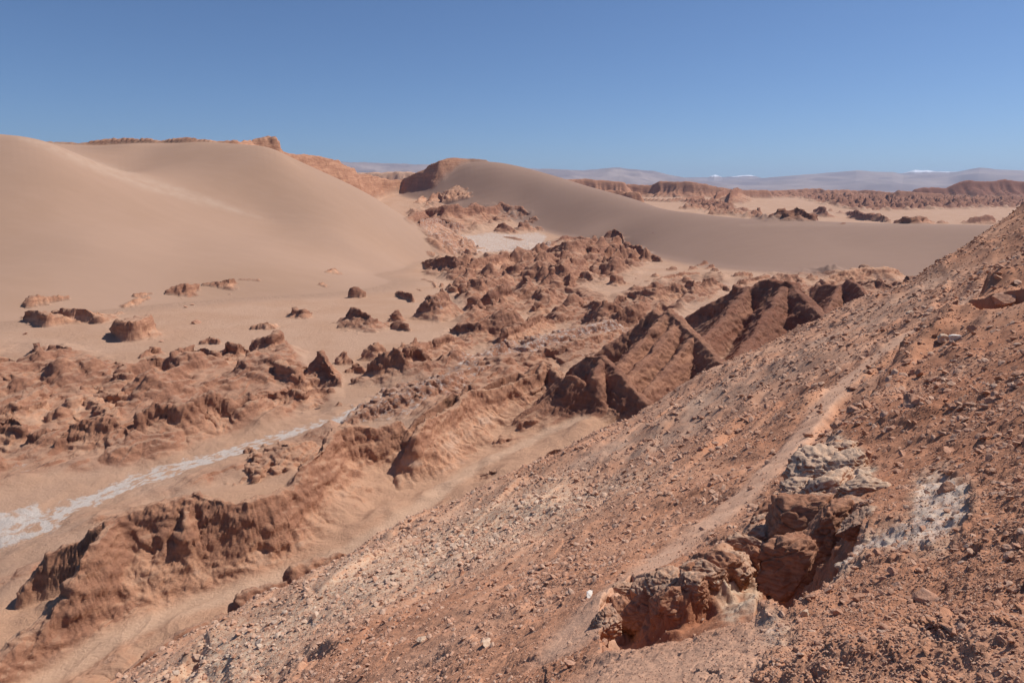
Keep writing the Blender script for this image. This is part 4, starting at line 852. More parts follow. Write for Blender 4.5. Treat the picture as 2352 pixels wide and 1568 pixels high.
# ------------------------------------------------------------------ materials
class NT:
    def __init__(self, name):
        self.m = bpy.data.materials.new(name); self.m.use_nodes = True
        self.t = self.m.node_tree; self.b = self.t.nodes['Principled BSDF']
        self.b.inputs['Roughness'].default_value = 0.95
        self.b.inputs['Specular IOR Level'].default_value = 0.12
        self.pos = self.t.nodes.new('ShaderNodeNewGeometry')
    def n(self, t): return self.t.nodes.new('ShaderNode' + t)
    def link(self, a, b): self.t.links.new(a, b)
    def put(self, sock, v):
        if hasattr(v, 'links') or hasattr(v, 'is_linked'): self.link(v, sock)
        else: sock.default_value = v
    def attr(self, k):
        a = self.n('Attribute'); a.attribute_name = k; return a.outputs['Fac']
    def math(self, op, a, b=0.0, clamp=False):
        m = self.n('Math'); m.operation = op; m.use_clamp = clamp
        self.put(m.inputs[0], a); self.put(m.inputs[1], b); return m.outputs[0]
    def noise(self, scale, detail=4, rough=.55, vec=None, squash=None):
        k = self.n('TexNoise'); k.inputs['Scale'].default_value = scale; k.inputs['Detail'].default_value = detail; k.inputs['Roughness'].default_value = rough
        v = vec or self.pos.outputs['Position']
        if squash:
            mp = self.n('VectorMath'); mp.operation = 'MULTIPLY'; self.link(v, mp.inputs[0]); mp.inputs[1].default_value = squash; v = mp.outputs[0]
        self.link(v, k.inputs['Vector']); return k.outputs['Fac']
    def smooth(self, x, a, b):
        r = self.n('MapRange'); r.interpolation_type = 'SMOOTHSTEP'; self.put(r.inputs['Value'], x)
        r.inputs['From Min'].default_value = a; r.inputs['From Max'].default_value = b; return r.outputs[0]
    def mix(self, f, a, b, mode='MIX'):
        m = self.n('Mix'); m.data_type = 'RGBA'; m.blend_type = mode; self.put(m.inputs[0], f)
        for s, v in ((m.inputs[6], a), (m.inputs[7], b)):
            if isinstance(v, tuple): s.default_value = (*v, 1)
            else: self.link(v, s)
        return m.outputs[2]
    def ramp(self, x, stops):
        r = self.n('ValToRGB'); e = r.color_ramp.elements
        while len(e) < len(stops): e.new(0.5)
        for k, (p, c) in zip(e, stops): k.position = p; k.color = (*c, 1)
        self.link(x, r.inputs[0]); return r.outputs[0]
    def bump(self, hs, strength=1.0):
        prev = None
        for h, d in hs:
            b = self.n('Bump'); b.inputs['Strength'].default_value = strength; b.inputs['Distance'].default_value = d
            self.link(h, b.inputs['Height'])
            if prev: self.link(prev, b.inputs['Normal'])
            prev = b.outputs[0]
        self.link(prev, self.b.inputs['Normal'])
    def done(self, col): self.link(col, self.b.inputs['Base Color']); return self.m
SANDC = (0.455, 0.272, 0.178)
TONES = [(0.0, (0.225, 0.088, 0.053)), (0.25, (0.265, 0.124, 0.080)), (0.5, (0.39, 0.19, 0.116)), (0.75, (0.56, 0.30, 0.183)), (1.0, (0.57, 0.365, 0.255))]

g = NT('weathered_ground')
sep = g.n('SeparateXYZ'); g.link(g.pos.outputs['Normal'], sep.inputs[0]); up = sep.outputs[2]
n_big = g.noise(0.045, 5); n_mid = g.noise(0.35, 6, .65); n_fine = g.noise(1.7, 5, .7)
strata = g.noise(0.12, 5, .65, squash=(0.25, 0.25, 5.0))
tj = g.math('ADD', g.attr('tone'), g.math('MULTIPLY', g.math('SUBTRACT', n_mid, .5), .55))
tj = g.math('ADD', tj, g.math('MULTIPLY', g.math('SUBTRACT', strata, .5), .85), clamp=True)
rockc = g.ramp(tj, TONES)
sandv = g.mix(g.smooth(n_big, .35, .65), SANDC, (0.49, 0.305, 0.208))
sandv = g.mix(g.math('MULTIPLY', g.attr('red'), .8), sandv, (0.56, 0.325, 0.205))
sandv = g.mix(g.math('MULTIPLY', g.smooth(n_fine, .5, .75), .35), sandv, (0.38, 0.225, 0.145))
sandv = g.mix(g.attr('dunel'), sandv, (0.385, 0.24, 0.165))
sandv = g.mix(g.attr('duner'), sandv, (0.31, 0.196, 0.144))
dust = g.smooth(g.math('ADD', up, g.math('MULTIPLY', g.math('SUBTRACT', n_mid, .5), .5)), .78, .97)
dust = g.math('MULTIPLY', dust, g.smooth(g.attr('tone'), .2, .5))
dust = g.math('MULTIPLY', dust, g.smooth(g.attr('wea'), .32, .45))
rk = g.math('MULTIPLY', g.attr('rock'), g.math('SUBTRACT', 1.0, g.math('MULTIPLY', dust, .6)))
c = g.mix(rk, sandv, rockc)
sn = g.noise(0.55, 7, .72, squash=(1, 1, 1.4))
sf = g.smooth(g.math('ADD', g.attr('salt'), g.math('MULTIPLY', g.math('SUBTRACT', sn, .5), 1.9)), .52, .95)
sf = g.math('MULTIPLY', sf, g.smooth(g.attr('salt'), .03, .2))
c = g.mix(g.math('MULTIPLY', g.attr('gully'), .85), c, (0.60, 0.385, 0.26))
c = g.mix(g.math('MULTIPLY', sf, .85), c, (0.56, 0.495, 0.445))
mdet = g.noise(2.2, 8, .75)
g.bump([(g.noise(0.28, 8, .76, squash=(1, 1, 1.8)), 1.3), (mdet, .35)], .65)
MAT_GROUND = g.done(c)

def dune(name, a, b):
    g = NT(name)
    n1 = g.noise(0.008, 3); n2 = g.noise(0.05, 4, .6, squash=(1, 3, 1))
    c = g.mix(g.smooth(n1, .35, .65), a, b)
    c = g.mix(g.math('MULTIPLY', g.smooth(n2, .4, .7), .25), c, tuple(k * 1.1 for k in b))
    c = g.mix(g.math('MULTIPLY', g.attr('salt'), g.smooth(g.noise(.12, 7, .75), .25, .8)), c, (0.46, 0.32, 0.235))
    g.bump([(g.noise(0.5, 4, .6, squash=(1, 2.5, 1)), .12)], .5)
    return g.done(c)
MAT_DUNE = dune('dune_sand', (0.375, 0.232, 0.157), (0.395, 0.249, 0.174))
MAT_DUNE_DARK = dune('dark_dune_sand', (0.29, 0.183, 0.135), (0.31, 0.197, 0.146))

g = NT('stony_ground')
n1 = g.noise(0.35, 5, .65); n2 = g.noise(4.0, 6, .65); n3 = g.noise(22.0, 5, .7); n4 = g.noise(9.0, 4, .6)
tj = g.math('ADD', g.attr('tone'), g.math('MULTIPLY', g.math('SUBTRACT', n2, .5), .6), clamp=True)
c = g.ramp(tj, [(0, (0.38, 0.163, 0.09)), (.4, (0.50, 0.243, 0.142)), (.7, (0.58, 0.315, 0.197)), (1, (0.68, 0.445, 0.31))])
c = g.mix(g.math('MULTIPLY', g.attr('grav'), g.smooth(n2, .25, .7)), c, (0.60, 0.45, 0.32))
c = g.mix(g.math('MULTIPLY', g.attr('red'), g.smooth(n1, .2, .75)), c, (0.43, 0.285, 0.205))
c = g.mix(g.math('MULTIPLY', g.attr('path'), .75), c, (0.68, 0.43, 0.295))
c = g.mix(g.math('MULTIPLY', g.smooth(n3, .62, .8), .5), c, (0.60, 0.43, 0.31))
c = g.mix(g.math('MULTIPLY', g.smooth(n3, .45, .25), .4), c, (0.20, 0.09, 0.055))
sf = g.smooth(g.math('ADD', g.attr('salt'), g.math('MULTIPLY', g.math('SUBTRACT', n4, .5), 1.6)), .45, .95)
sf = g.math('MULTIPLY', sf, g.smooth(g.attr('salt'), .03, .2))
c = g.mix(g.math('MULTIPLY', sf, .8), c, (0.58, 0.46, 0.38))
g.bump([(n2, .05), (n3, .014), (g.noise(70, 4, .7), .004)], .8)
MAT_SLOPE = g.done(c)

def stone_mat(name, a, b):
    g = NT(name)
    oi = g.n('ObjectInfo')
    n1 = g.noise(9, 5, .65); n2 = g.noise(40, 4, .7)
    c = g.mix(g.smooth(n1, .3, .7), a, b)
    c = g.mix(g.math('MULTIPLY', g.attr('shade'), .8), c, (0.66, 0.52, 0.40))
    g.bump([(n1, .03), (n2, .008)], .7)
    return g.done(c)
MAT_STONE = stone_mat('stone_red', (0.38, 0.19, 0.12), (0.54, 0.31, 0.21))
MAT_STONE_PALE = stone_mat('stone_pale', (0.48, 0.33, 0.23), (0.62, 0.46, 0.34))
MAT_STONE_WHITE = stone_mat('stone_white', (0.70, 0.62, 0.54), (0.78, 0.72, 0.66))

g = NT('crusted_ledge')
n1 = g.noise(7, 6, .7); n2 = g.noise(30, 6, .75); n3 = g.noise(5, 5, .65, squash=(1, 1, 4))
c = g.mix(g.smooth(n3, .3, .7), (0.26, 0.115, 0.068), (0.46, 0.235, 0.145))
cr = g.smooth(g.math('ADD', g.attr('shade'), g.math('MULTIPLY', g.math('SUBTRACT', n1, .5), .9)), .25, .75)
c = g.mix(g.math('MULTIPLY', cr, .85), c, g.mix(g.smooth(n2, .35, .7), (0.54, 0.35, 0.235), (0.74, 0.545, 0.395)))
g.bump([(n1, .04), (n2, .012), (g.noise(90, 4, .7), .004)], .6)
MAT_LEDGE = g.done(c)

g = NT('far_plain'); MAT_PLAIN = g.done(g.mix(g.smooth(g.noise(0.0006, 4, squash=(1, 3, 1)), .35, .65), (0.40, 0.26, 0.19), (0.33, 0.24, 0.19)))
def mountain(name, snow_lo=None):
    g = NT(name)
    n = g.noise(0.0007, 6, .6, squash=(1, 1, 4))
    c = g.mix(g.smooth(n, .35, .65), (0.24, 0.18, 0.17), (0.38, 0.29, 0.25))
    if snow_lo:
        s = g.n('SeparateXYZ'); g.link(g.pos.outputs['Position'], s.inputs[0])
        h = g.math('ADD', s.outputs[2], g.math('MULTIPLY', g.math('SUBTRACT', g.noise(0.0035, 5, .7), .5), snow_lo[1] * 2))
        c = g.mix(g.smooth(h, snow_lo[0] - snow_lo[1] * .15, snow_lo[0] + snow_lo[1] * .15), c, (0.85, 0.86, 0.9))
    return g.done(c)

PX = np.gradient(W3x, axis=0), np.gradient(W3y, axis=0), np.gradient(W3z, axis=0)
QX = np.gradient(W3x, axis=1), np.gradient(W3y, axis=1), np.gradient(W3z, axis=1)
nx, ny, nz = PX[1] * QX[2] - PX[2] * QX[1], PX[2] * QX[0] - PX[0] * QX[2], PX[0] * QX[1] - PX[1] * QX[0]
ll = np.sqrt(nx * nx + ny * ny + nz * nz) + 1e-12
sg = -1.0 / ll
NRM = np.stack([nx * sg, ny * sg, nz * sg], -1).reshape(-1, 3).astype(np.float32)
del PX, QX, nx, ny, nz, ll, sg
VERT = np.stack([W3x, W3y, W3z], -1).reshape(-1, 3)
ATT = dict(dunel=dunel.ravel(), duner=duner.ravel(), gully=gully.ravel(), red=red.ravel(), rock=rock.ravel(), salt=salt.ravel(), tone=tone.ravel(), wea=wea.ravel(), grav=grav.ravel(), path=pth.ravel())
QD = quad_grid(NR, NA)
FL = lab.ravel()[QD].max(1)
LOWEST = float(VERT[:, 2].min())
NAMES = {0: ('valley_floor', MAT_GROUND, 'pale sandy valley floor with rough brown ground and white salt', 'valley floor'),
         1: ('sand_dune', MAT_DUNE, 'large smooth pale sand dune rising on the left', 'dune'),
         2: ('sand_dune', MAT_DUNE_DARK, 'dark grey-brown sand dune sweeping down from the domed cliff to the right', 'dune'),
         3: ('stony_slope', MAT_SLOPE, 'stony red slope with a footpath falling away beside the lookout', 'slope')}
remap = np.full(len(VERT), -1, np.int32)
for l in sorted(set(FL.tolist())):
    q = QD[FL == l]
    if len(q) < 6: continue
    vs = np.unique(q)
    remap[vs] = np.arange(len(vs), dtype=np.int32)
    if l < 10:
        nm, mt, lb, ct = NAMES[l]; grp = None; kd = 'structure'
    else:
        c = OUTCROPS[l - 10]; nm, mt, lb, ct, grp, kd = c['name'], MAT_GROUND, c['label'], c['cat'], c['group'], None
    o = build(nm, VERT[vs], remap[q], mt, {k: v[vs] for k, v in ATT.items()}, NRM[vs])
    tag(o, lb, ct, grp, kd)
# ------------------------------------------------------------------ loose stones and gravel on the slope
def ico(sub):
    t = (1 + 5 ** .5) / 2
    v = [(-1, t, 0), (1, t, 0), (-1, -t, 0), (1, -t, 0), (0, -1, t), (0, 1, t), (0, -1, -t), (0, 1, -t), (t, 0, -1), (t, 0, 1), (-t, 0, -1), (-t, 0, 1)]
    f = [(0, 11, 5), (0, 5, 1), (0, 1, 7), (0, 7, 10), (0, 10, 11), (1, 5, 9), (5, 11, 4), (11, 10, 2), (10, 7, 6), (7, 1, 8), (3, 9, 4), (3, 4, 2), (3, 2, 6), (3, 6, 8), (3, 8, 9), (4, 9, 5), (2, 4, 11), (6, 2, 10), (8, 6, 7), (9, 8, 1)]
    v = [np.array(p) / np.linalg.norm(p) for p in v]
    for _ in range(sub):
        mid, nf = {}, []
        def m(a, b):
            k = (min(a, b), max(a, b))
            if k not in mid:
                p = v[a] + v[b]; v.append(p / np.linalg.norm(p)); mid[k] = len(v) - 1
            return mid[k]
        for a, b, c in f:
            ab, bc, ca = m(a, b), m(b, c), m(c, a)
            nf += [(a, ab, ca), (b, bc, ab), (c, ca, bc), (ab, bc, ca)]
        f = nf
    return np.array(v), np.array(f, np.int32)
def rock_shape(sub, seed, rough_=.22, cuts=7):
    v, f = ico(sub)
    g = np.random.default_rng(seed)
    for _ in range(cuts):                            # planar fracture faces
        n = g.normal(size=3); n /= np.linalg.norm(n); d = g.uniform(.45, .8)
        s = v @ n
        v = v - np.outer(np.maximum(s - d, 0), n)
    v = v * (1 + rough_ * fbm(v[:, 0] * 1.6 + seed, v[:, 1] * 1.6, v[:, 2] * 1.6, 3)[:, None])
    return v * np.array([1.0, g.uniform(.6, .95), g.uniform(.45, .75)]), f
def rotz(a):
    c, s = np.cos(a), np.sin(a)
    return np.array([[c, -s, 0], [s, c, 0], [0, 0, 1]])
Hs = W3z[:iN]
def surf(x, y):                                      # height of the finished slope under a point
    r = math.hypot(x, y); i = int(np.clip(np.searchsorted(RR, r) - 1, 0, iN - 2)); j = int(np.clip((math.atan2(x, y) + AZ) / (2 * AZ) * (NA - 1), 0, NA - 2))
    t = (r - RR[i]) / (RR[i + 1] - RR[i])
    return (1 - t) * Hs[i, j:j + 2].mean() + t * Hs[i + 1, j:j + 2].mean()
def finish_at(u, v):
    p = slope_at(u, v)
    a, b, c = ray(u, v)
    for d in np.linspace(p[1] * .75, p[1] * 1.35, 240):
        if c * d / b <= surf(a * d / b, d): return np.array([a * d / b, d, surf(a * d / b, d)])
    return p
vis_ = (lab[:iN] == 3) & (UNs > -60) & (UNs < 2420) & (VNs > 430) & (VNs < 1640) & (rn < 95)
wgt = vis_ * calm ** 1.3 * (0.45 + 0.9 * creamy + .9 * big ** 2 + .6 * band) * (1 - .8 * crust) * np.where(rn < 60, 0.0045, 0.0019)
wgt[:i8] *= (1 - .9 * np.clip(carve, 0, 1))
cdf = np.cumsum(wgt.ravel()); cdf /= cdf[-1]
NG = int(130000 / Q)
pick = np.searchsorted(cdf, rng.random(NG))
pi, pj = np.unravel_index(pick, wgt.shape)
gx, gy, gz, gr = W3x[:iN][pi, pj], W3y[:iN][pi, pj], Hs[pi, pj], rn[pi, pj]
px = .9 + 1.0 * rng.pareto(2.2, NG); px = np.minimum(px, 9)
size = np.clip(gr * px / 683 * .5, .008, .22)
bases = [rock_shape(0, s, .25, 3) for s in range(6)] ; bases1 = [rock_shape(1, s + 40, .22, 6) for s in range(6)]
def merge(sel, shapes, name, mat, label, cat):
    VV, FF, SH, o = [], [], [], 0
    for k in sel:
        v, f = shapes[k % len(shapes)]
        v = v * size[k] @ rotz(rng.uniform(0, 6.3)).T
        tl = rng.normal(size=2) * .3; v[:, 2] += v[:, 0] * tl[0] + v[:, 1] * tl[1]
        VV.append(v + (gx[k], gy[k], gz[k] + size[k] * .18)); FF.append(f + o); SH.append(np.full(len(v), rng.random() ** 1.7 * (.45 + .55 * creamy[pi[k], pj[k]]))); o += len(v)
    ob = build(name, np.concatenate(VV), np.concatenate(FF), mat, dict(shade=np.concatenate(SH)))
    ob.data.polygons.foreach_set('use_smooth', np.zeros(len(ob.data.polygons), bool))
    return tag(ob, label, cat, None, 'stuff')
small = np.nonzero(px < 4)[0]; mids = np.nonzero(px >= 4)[0]
merge(np.concatenate([small]), bases, 'gravel', MAT_STONE, 'loose gravel strewn over the stony red slope', 'gravel')
merge(mids, bases1, 'rubble', MAT_STONE, 'loose rubble scattered over the stony red slope', 'rubble')

STONES = []
def stone_mesh(k, mat):
    v, f = rock_shape(3, 200 + k, .2, 9)
    me_o = build('stone', v, f, mat, dict(shade=np.zeros(len(v))))
    me = me_o.data; bpy.data.objects.remove(me_o)
    me.polygons.foreach_set('use_smooth', np.zeros(len(me.polygons), bool))
    return me
MESH_R = [stone_mesh(k, MAT_STONE) for k in range(5)]
MESH_P = [stone_mesh(k + 9, MAT_STONE_PALE) for k in range(4)]
MESH_W = [stone_mesh(k + 19, MAT_STONE_WHITE) for k in range(2)]
def stone(me, p, s, label, cat='stone', group=None, name='stone', flat=1.0, tilt=.25, sink=.25):
    o = bpy.data.objects.new(name, me); scene.collection.objects.link(o)
    o.location = (p[0], p[1], p[2] + s * (.6 * flat - sink))
    o.scale = (s, s * rng.uniform(.75, 1), s * flat)
    o.rotation_euler = (rng.normal() * tilt, rng.normal() * tilt, rng.uniform(0, 6.3))
    return tag(o, label, cat, group)
def pstone(u, v, width, me, label, **kw):            # a stone seen at (u, v) about that many pixels wide
    p = finish_at(u, v); return stone(me, p, width / FPX * np.linalg.norm(p) * .5, label, **kw)
pstone(1355, 1368, 27, MESH_W[0], 'small white flat stone alone beside the footpath', flat=.6)
pstone(1853, 1003, 26, MESH_R[0], 'brown stone with a dark shadow on the footpath above the ledge')
pstone(1601, 1200, 15, MESH_R[1], 'small dark stone on the footpath below the rubble')
pstone(1470, 1265, 18, MESH_R[2], 'dark reddish stone at the left edge of the footpath')
pstone(2165, 785, 34, MESH_P[0], 'pale boulder on the rubble edge beside a whiter one', name='boulder', cat='boulder')
pstone(2190, 782, 28, MESH_W[1], 'whitish boulder right next to the pale one on the rubble edge', name='boulder', cat='boulder')
pstone(2232, 760, 24, MESH_R[3], 'reddish boulder right of the whitish boulder on the rubble edge', name='boulder', cat='boulder')
pstone(2112, 758, 26, MESH_R[1], 'flat dark stone on the upper footpath', flat=.5)
pstone(2088, 720, 22, MESH_P[1], 'pale flat slab on the slope above the upper footpath', flat=.5)
pstone(1897, 1080, 82, MESH_P[2], 'big cracked pale boulder crowning the ledge', name='boulder', cat='boulder', sink=.6)
pstone(1985, 1100, 62, MESH_P[0], 'pale lumpy boulder right of the cracked one on the ledge', name='boulder', cat='boulder', sink=.7)
pstone(1512, 1375, 40, MESH_P[2], 'grey splintered slab leaning in the mouth of the lower hollow', name='boulder', cat='boulder', tilt=.6)
pstone(1640, 1340, 36, MESH_P[3], 'narrow pale splinter of rock on the rim of the lower hollow', name='boulder', cat='boulder', tilt=.7)
pstone(1960, 950, 40, MESH_R[4], 'rounded dark rock where the ledge meets the footpath', name='boulder', cat='boulder')
pstone(1920, 985, 34, MESH_R[2], 'red-brown rock below the rounded dark one on the ledge', name='boulder', cat='boulder')
pstone(2100, 925, 70, MESH_R[3], 'wide red ledge rock in the upper rubble', name='boulder', cat='boulder', flat=.6, sink=.4)
pstone(2150, 870, 60, MESH_R[0], 'layered red rock above the wide ledge rock', name='boulder', cat='boulder', flat=.6, sink=.4)
pstone(2300, 700, 44, MESH_R[1], 'brown rock at the top of the rubble bank by the upper footpath', name='boulder', cat='boulder')
pstone(2130, 1375, 70, MESH_R[4], 'orange slab lying in the rubble below the white crust', name='boulder', cat='boulder', flat=.5)
pstone(2225, 1412, 26, MESH_R[2], 'fist-sized round stone right of the orange slab')
pstone(2190, 1460, 24, MESH_R[3], 'fist-sized stone below the round one near the bottom rubble')
pstone(1935, 1305, 30, MESH_P[1], 'pale stone perched on the edge of the upper hollow')
pstone(1850, 1415, 26, MESH_P[2], 'whitish stone lying in the bottom of the upper hollow')
pstone(1310, 1530, 34, MESH_R[1], 'rough reddish stone near the bottom edge below the path')
pstone(1120, 1480, 40, MESH_P[3], 'pale broken stone in the gravel at the bottom edge', flat=.6)
pstone(970, 1470, 30, MESH_P[0], 'bright cream stone in the gravel left of the pale broken one', flat=.6)
pstone(1100, 1385, 30, MESH_R[0], 'upright reddish stone on the gravel slope')
pstone(1060, 1320, 22, MESH_R[3], 'dark reddish stone on the gravel above the upright one')
# the crusted ledge that overhangs the two hollows: one body of jointed blocks
def ledge_block(seed):
    v, f = ico(5)
    g_ = np.random.default_rng(seed)
    v = v * np.array([1.0, .78, .72])
    for _ in range(13):
        n = g_.normal(size=3); n[2] *= .6; n /= np.linalg.norm(n); d = g_.uniform(.38, .72)
        v = v - np.outer(np.maximum(v @ n - d, 0), n) * .93
    q = v * 1.7 + seed
    v = v * (1 + .13 * fbm(q[:, 0], q[:, 1], q[:, 2], 3)[:, None] + .075 * fbm(q[:, 0] * 4, q[:, 1] * 4, q[:, 2] * 6, 4)[:, None])
    v = v * (1 - .09 * sstep(.09, .0, np.abs(noise3(q[:, 0] * 1.3, q[:, 1] * 1.3, q[:, 2] * 2.2)))[:, None])
    return v, f
RIMB = [(1398, 1425, 66), (1428, 1368, 70), (1478, 1348, 84), (1532, 1346, 84), (1582, 1342, 74), (1626, 1320, 84), (1668, 1292, 92), (1712, 1264, 92), (1748, 1240, 76), (1768, 1205, 66), (1796, 1176, 88), (1842, 1168, 104), (1890, 1176, 98), (1942, 1186, 88), (1988, 1196, 64), (1878, 1082, 112), (1948, 1072, 88), (1905, 1128, 112), (1978, 1132, 84), (1838, 1130, 70), (1925, 1040, 66)]
WALLB = [(1430, 1450, 90), (1490, 1425, 100), (1550, 1405, 90), (1600, 1390, 80), (1680, 1345, 104), (1735, 1325, 110), (1775, 1280, 100), (1815, 1240, 124), (1875, 1235, 130), (1935, 1235, 110), (1840, 1310, 110), (1900, 1290, 100)]
ledge_root = bpy.data.objects.new('rock_ledge', None); scene.collection.objects.link(ledge_root)
ledge_root.location = finish_at(1712, 1264)
tag(ledge_root, 'crusty pale-topped rock ledge overhanging the dark hollows beside the footpath', 'rock ledge')
g_ = np.random.default_rng(91)
for k, (u, v_, w_) in enumerate(RIMB + WALLB):
    top = k < len(RIMB)
    p = finish_at(u, v_); s = w_ / FPX * np.linalg.norm(p) * .8
    v, f = ledge_block(300 + k)
    v = v * np.array([1.15, .9, .8 if top else 1.0]) * s @ rotz(g_.uniform(0, 6.3)).T
    v[:, 2] += .25 * v[:, 0]
    e1, e2 = v[f[:, 1]] - v[f[:, 0]], v[f[:, 2]] - v[f[:, 0]]
    fn_ = np.cross(e1, e2); vn = np.zeros_like(v)
    for c in range(3): np.add.at(vn, f[:, c], fn_)
    upz = vn[:, 2] / (np.linalg.norm(vn, axis=1) + 1e-9)
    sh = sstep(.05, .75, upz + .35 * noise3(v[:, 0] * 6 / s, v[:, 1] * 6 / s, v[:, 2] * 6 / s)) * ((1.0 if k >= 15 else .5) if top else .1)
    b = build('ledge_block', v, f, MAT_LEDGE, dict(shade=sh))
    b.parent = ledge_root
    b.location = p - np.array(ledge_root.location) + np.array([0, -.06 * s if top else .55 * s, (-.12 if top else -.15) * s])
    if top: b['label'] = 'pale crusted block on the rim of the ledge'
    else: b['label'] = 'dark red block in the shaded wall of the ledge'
# a small cairn beside the path
cp = finish_at(1883, 950); cs = 16 / FPX * np.linalg.norm(cp) * .5
cairn = bpy.data.objects.new('cairn', None); scene.collection.objects.link(cairn); cairn.location = cp
tag(cairn, 'small cairn of stacked stones beside the footpath', 'cairn')
hz = 0.0
for k, f in enumerate((1.0, .75, .55, .45)):
    st_ = bpy.data.objects.new('cairn_stone', MESH_R[k]); scene.collection.objects.link(st_); st_.parent = cairn
    st_.scale = (cs * f, cs * f * .9, cs * f); st_.location = (0, 0, hz + cs * f * .5); hz += cs * f * 1.05; st_.rotation_euler = (0, 0, k * 1.3)
# other loose stones, individually
ZONES = [('loose reddish stone in the rubble right of the footpath', 'stones in the rubble bank', rubble * (1 - crust), MESH_R, 150, (9, 38)),
         ('cream-coloured stone lying in the gravel left of the footpath', 'cream stones on the gravel slope', creamy * vis_, MESH_P, 60, (6, 14)),
         ('reddish stone lying in the gravel left of the footpath', 'reddish stones on the gravel slope', vis_ * (1 - rubble) * calm ** 3 * (rn < 40), MESH_R, 70, (7, 18)),
         ('little stone lying loose on the trodden footpath', 'stones on the footpath', vis_ * path * (rn < 30), MESH_R, 20, (5, 11))]
for lb, gp, msk, meshes, n, (lo, hi) in ZONES:
    w = (msk * vis_ * np.where(rn < 60, 0.0045, .0019)); w[:i8] *= (1 - np.clip(carve, 0, 1)); w = w.ravel().cumsum(); w /= w[-1]
    for q in np.searchsorted(w, rng.random(n)):
        i, j = divmod(int(q), NA)
        s = (lo + (hi - lo) * rng.random() ** 2.2) / FPX * rn[i, j] * .5
        stone(meshes[int(rng.integers(len(meshes)))], (W3x[i, j], W3y[i, j], Hs[i, j]), s, lb, group=gp, flat=rng.uniform(.6, 1), tilt=.4)
# small stones lying on the sand of the valley and dunes
SANDST = [(428, 706, 12), (442, 700, 10), (452, 742, 22), (1500, 535, 4), (57, 768, 10), (372, 784, 12), (680, 803, 12), (1420, 650, 8), (1460, 640, 6), (738, 926, 12), (700, 940, 6), (1190, 605, 4), (1470, 690, 6)]
for k, (u, v, w) in enumerate(SANDST):
    p = ground_at(u, v)
    stone(MESH_R[k % 5], p, w / FPX * np.linalg.norm(p) * .5, 'small dark stone lying alone on the valley sand', group='stones on the valley sand', flat=.8)

# ------------------------------------------------------------------ far plain and mountains
def polar_mesh(name, az, rad, Z, mat, attrs=None):
    A, Rr = np.meshgrid(az, rad)
    V = np.stack([Rr * np.sin(A), Rr * np.cos(A), Z], -1).reshape(-1, 3)
    return build(name, V, quad_grid(len(rad), len(az)), mat, attrs)
azp = np.linspace(-AZ * 1.15, AZ * 1.15, 240)
rp = np.geomspace(RR[-1] * .97, 30000, 80)
edge = W3z[-3].mean()
Zp = np.broadcast_to((edge - 30 + (rp - rp[0]) * .0012)[:, None], (80, 240))
tag(polar_mesh('plain', azp, rp, Zp, MAT_PLAIN), 'flat pale desert plain reaching to the mountains', 'plain', None, 'structure')
def range_(name, label, crest, dist, depth, mat, rough_, seed):
    us = np.linspace(crest[0][0], crest[-1][0], 900)
    vs = np.interp(us, [c[0] for c in crest], [c[1] for c in crest])
    a, b, c = ray(us, vs)
    az = np.arctan2(a, b); zc = dist * c / np.hypot(a, b)
    rad = dist + depth * np.linspace(-1, .6, 70)
    t = (rad - dist) / depth
    prof = np.where(t < 0, np.clip(1 + t, 0, 1) ** 1.25, np.clip(1 - t / .6, 0, 1))[:, None]
    A, Rr = np.meshgrid(az, rad)
    z0 = -60.0 + Rr * .001
    x, y = Rr * np.sin(A), Rr * np.cos(A)
    L = depth * .35
    n = fbm(x / L + seed, y / L, seed, 5); rg = 1 - 2 * np.abs(noise3(x / L * 1.7, y / L * 1.2, seed + 3))
    zz = z0 + (zc[None] - z0) * prof + rough_ * (n * .6 + .5 * rg) * (zc[None] + 60) * np.sin(np.pi * np.clip(prof, 0, 1)) 
    zz += rough_ * .06 * (zc[None] + 60) * fbm(x / L * 6, y / L * 6, seed + 8, 4) * prof
    o = polar_mesh(name, az, rad, zz, mat)
    return tag(o, label, 'mountains', None, 'structure')
MT = mountain('mountain_slope')
range_('mountains', 'long low violet mountain slope behind the domed cliff', [(-400, 350), (0, 320), (60, 322), (120, 325), (200, 330), (500, 350), (783, 372), (980, 378), (1130, 382), (1240, 389), (1340, 391), (1400, 386), (1425, 385), (1442, 388), (1500, 393), (1540, 402), (1580, 410), (1700, 425), (1900, 444)], 17000, 5500, MT, .28, 2.0)
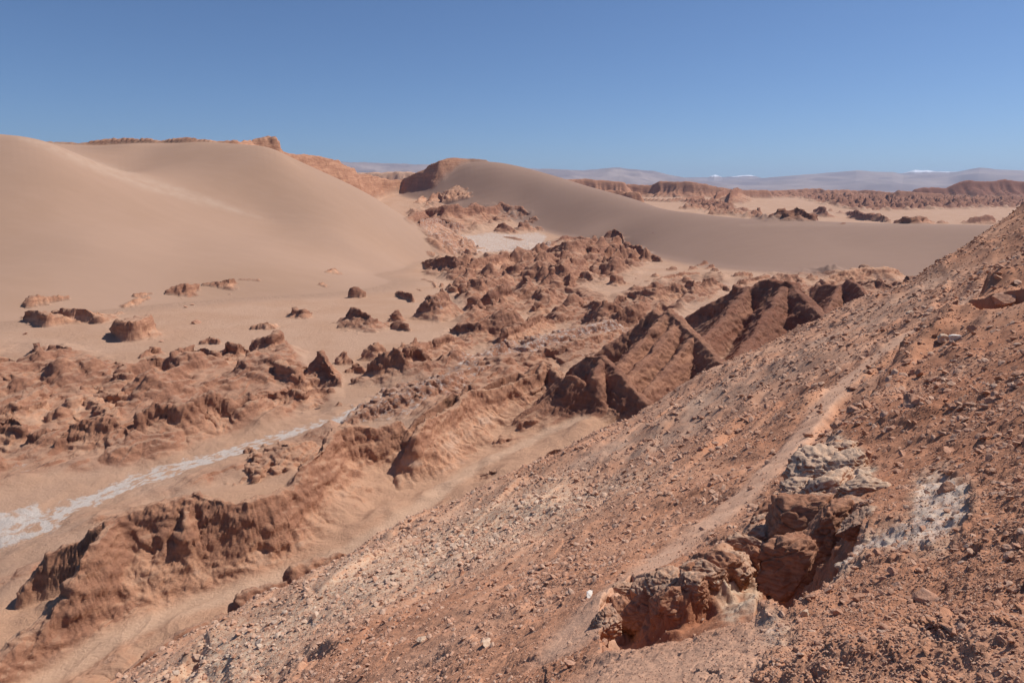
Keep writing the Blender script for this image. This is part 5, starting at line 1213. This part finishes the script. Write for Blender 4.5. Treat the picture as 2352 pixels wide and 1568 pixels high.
range_('mountains', 'broad pale violet mountain on the right horizon', [(1540, 430), (1640, 415), (1700, 413), (1764, 408), (1860, 400), (1950, 393), (1967, 391), (2000, 394), (2050, 395), (2075, 401), (2100, 400), (2180, 398), (2215, 391), (2250, 385), (2290, 389), (2352, 392), (2700, 396)], 20000, 7000, MT, .22, 5.0)
zs = lambda v, d: d * float(ray(1176, v)[2] / ray(1176, v)[1])
range_('mountains', 'pair of snow-tipped far peaks at the middle of the horizon', [(1520, 420), (1570, 408), (1600, 407), (1625, 407), (1641, 401), (1660, 407), (1690, 405), (1705, 403), (1722, 402), (1740, 406), (1760, 412), (1800, 420)], 24000, 5000, mountain('snowy_peak_small', (zs(405.8, 24000) * .957, 60)), .12, 8.0)
range_('mountains', 'snow-streaked far summits above the broad violet mountain', [(2040, 405), (2070, 398), (2088, 394), (2102, 390), (2118, 392), (2130, 391), (2150, 394), (2190, 394), (2240, 396), (2300, 400)], 24000, 5000, mountain('snowy_peak_large', (zs(396.2, 24000) * .868, 130)), .12, 11.0)

# ------------------------------------------------------------------ the air
def haze():
    g = bpy.data.materials.new('haze_air'); g.use_nodes = True
    t = g.node_tree; t.nodes.clear()
    o = t.nodes.new('ShaderNodeOutputMaterial'); v = t.nodes.new('ShaderNodeVolumePrincipled')
    v.inputs['Color'].default_value = (0.56, 0.71, 1.0, 1); v.inputs['Density'].default_value = HAZE; v.inputs['Anisotropy'].default_value = 0.2
    t.links.new(v.outputs[0], o.inputs['Volume'])
    lo, hi = LOWEST - 1, 950.0
    s = 32000.0
    V = np.array([(x, y, z) for z in (lo, hi) for y in (-3000, s) for x in (-s, s)], float)
    F = np.array([(0, 2, 3, 1), (4, 5, 7, 6), (0, 1, 5, 4), (2, 6, 7, 3), (0, 4, 6, 2), (1, 3, 7, 5)], np.int32)
    return tag(build('haze', V, F, g), 'thin bluish air over the far country', 'haze', None, 'stuff')
HAZE = 3.2e-5
LOWEST = min([LOWEST] + [float((np.array([v.co.z for v in o.data.vertices]).min() if len(o.data.vertices) < 20000 else 0)) for o in bpy.data.objects if o.type == 'MESH' and o.name.startswith('plain')] + [-80])
haze()
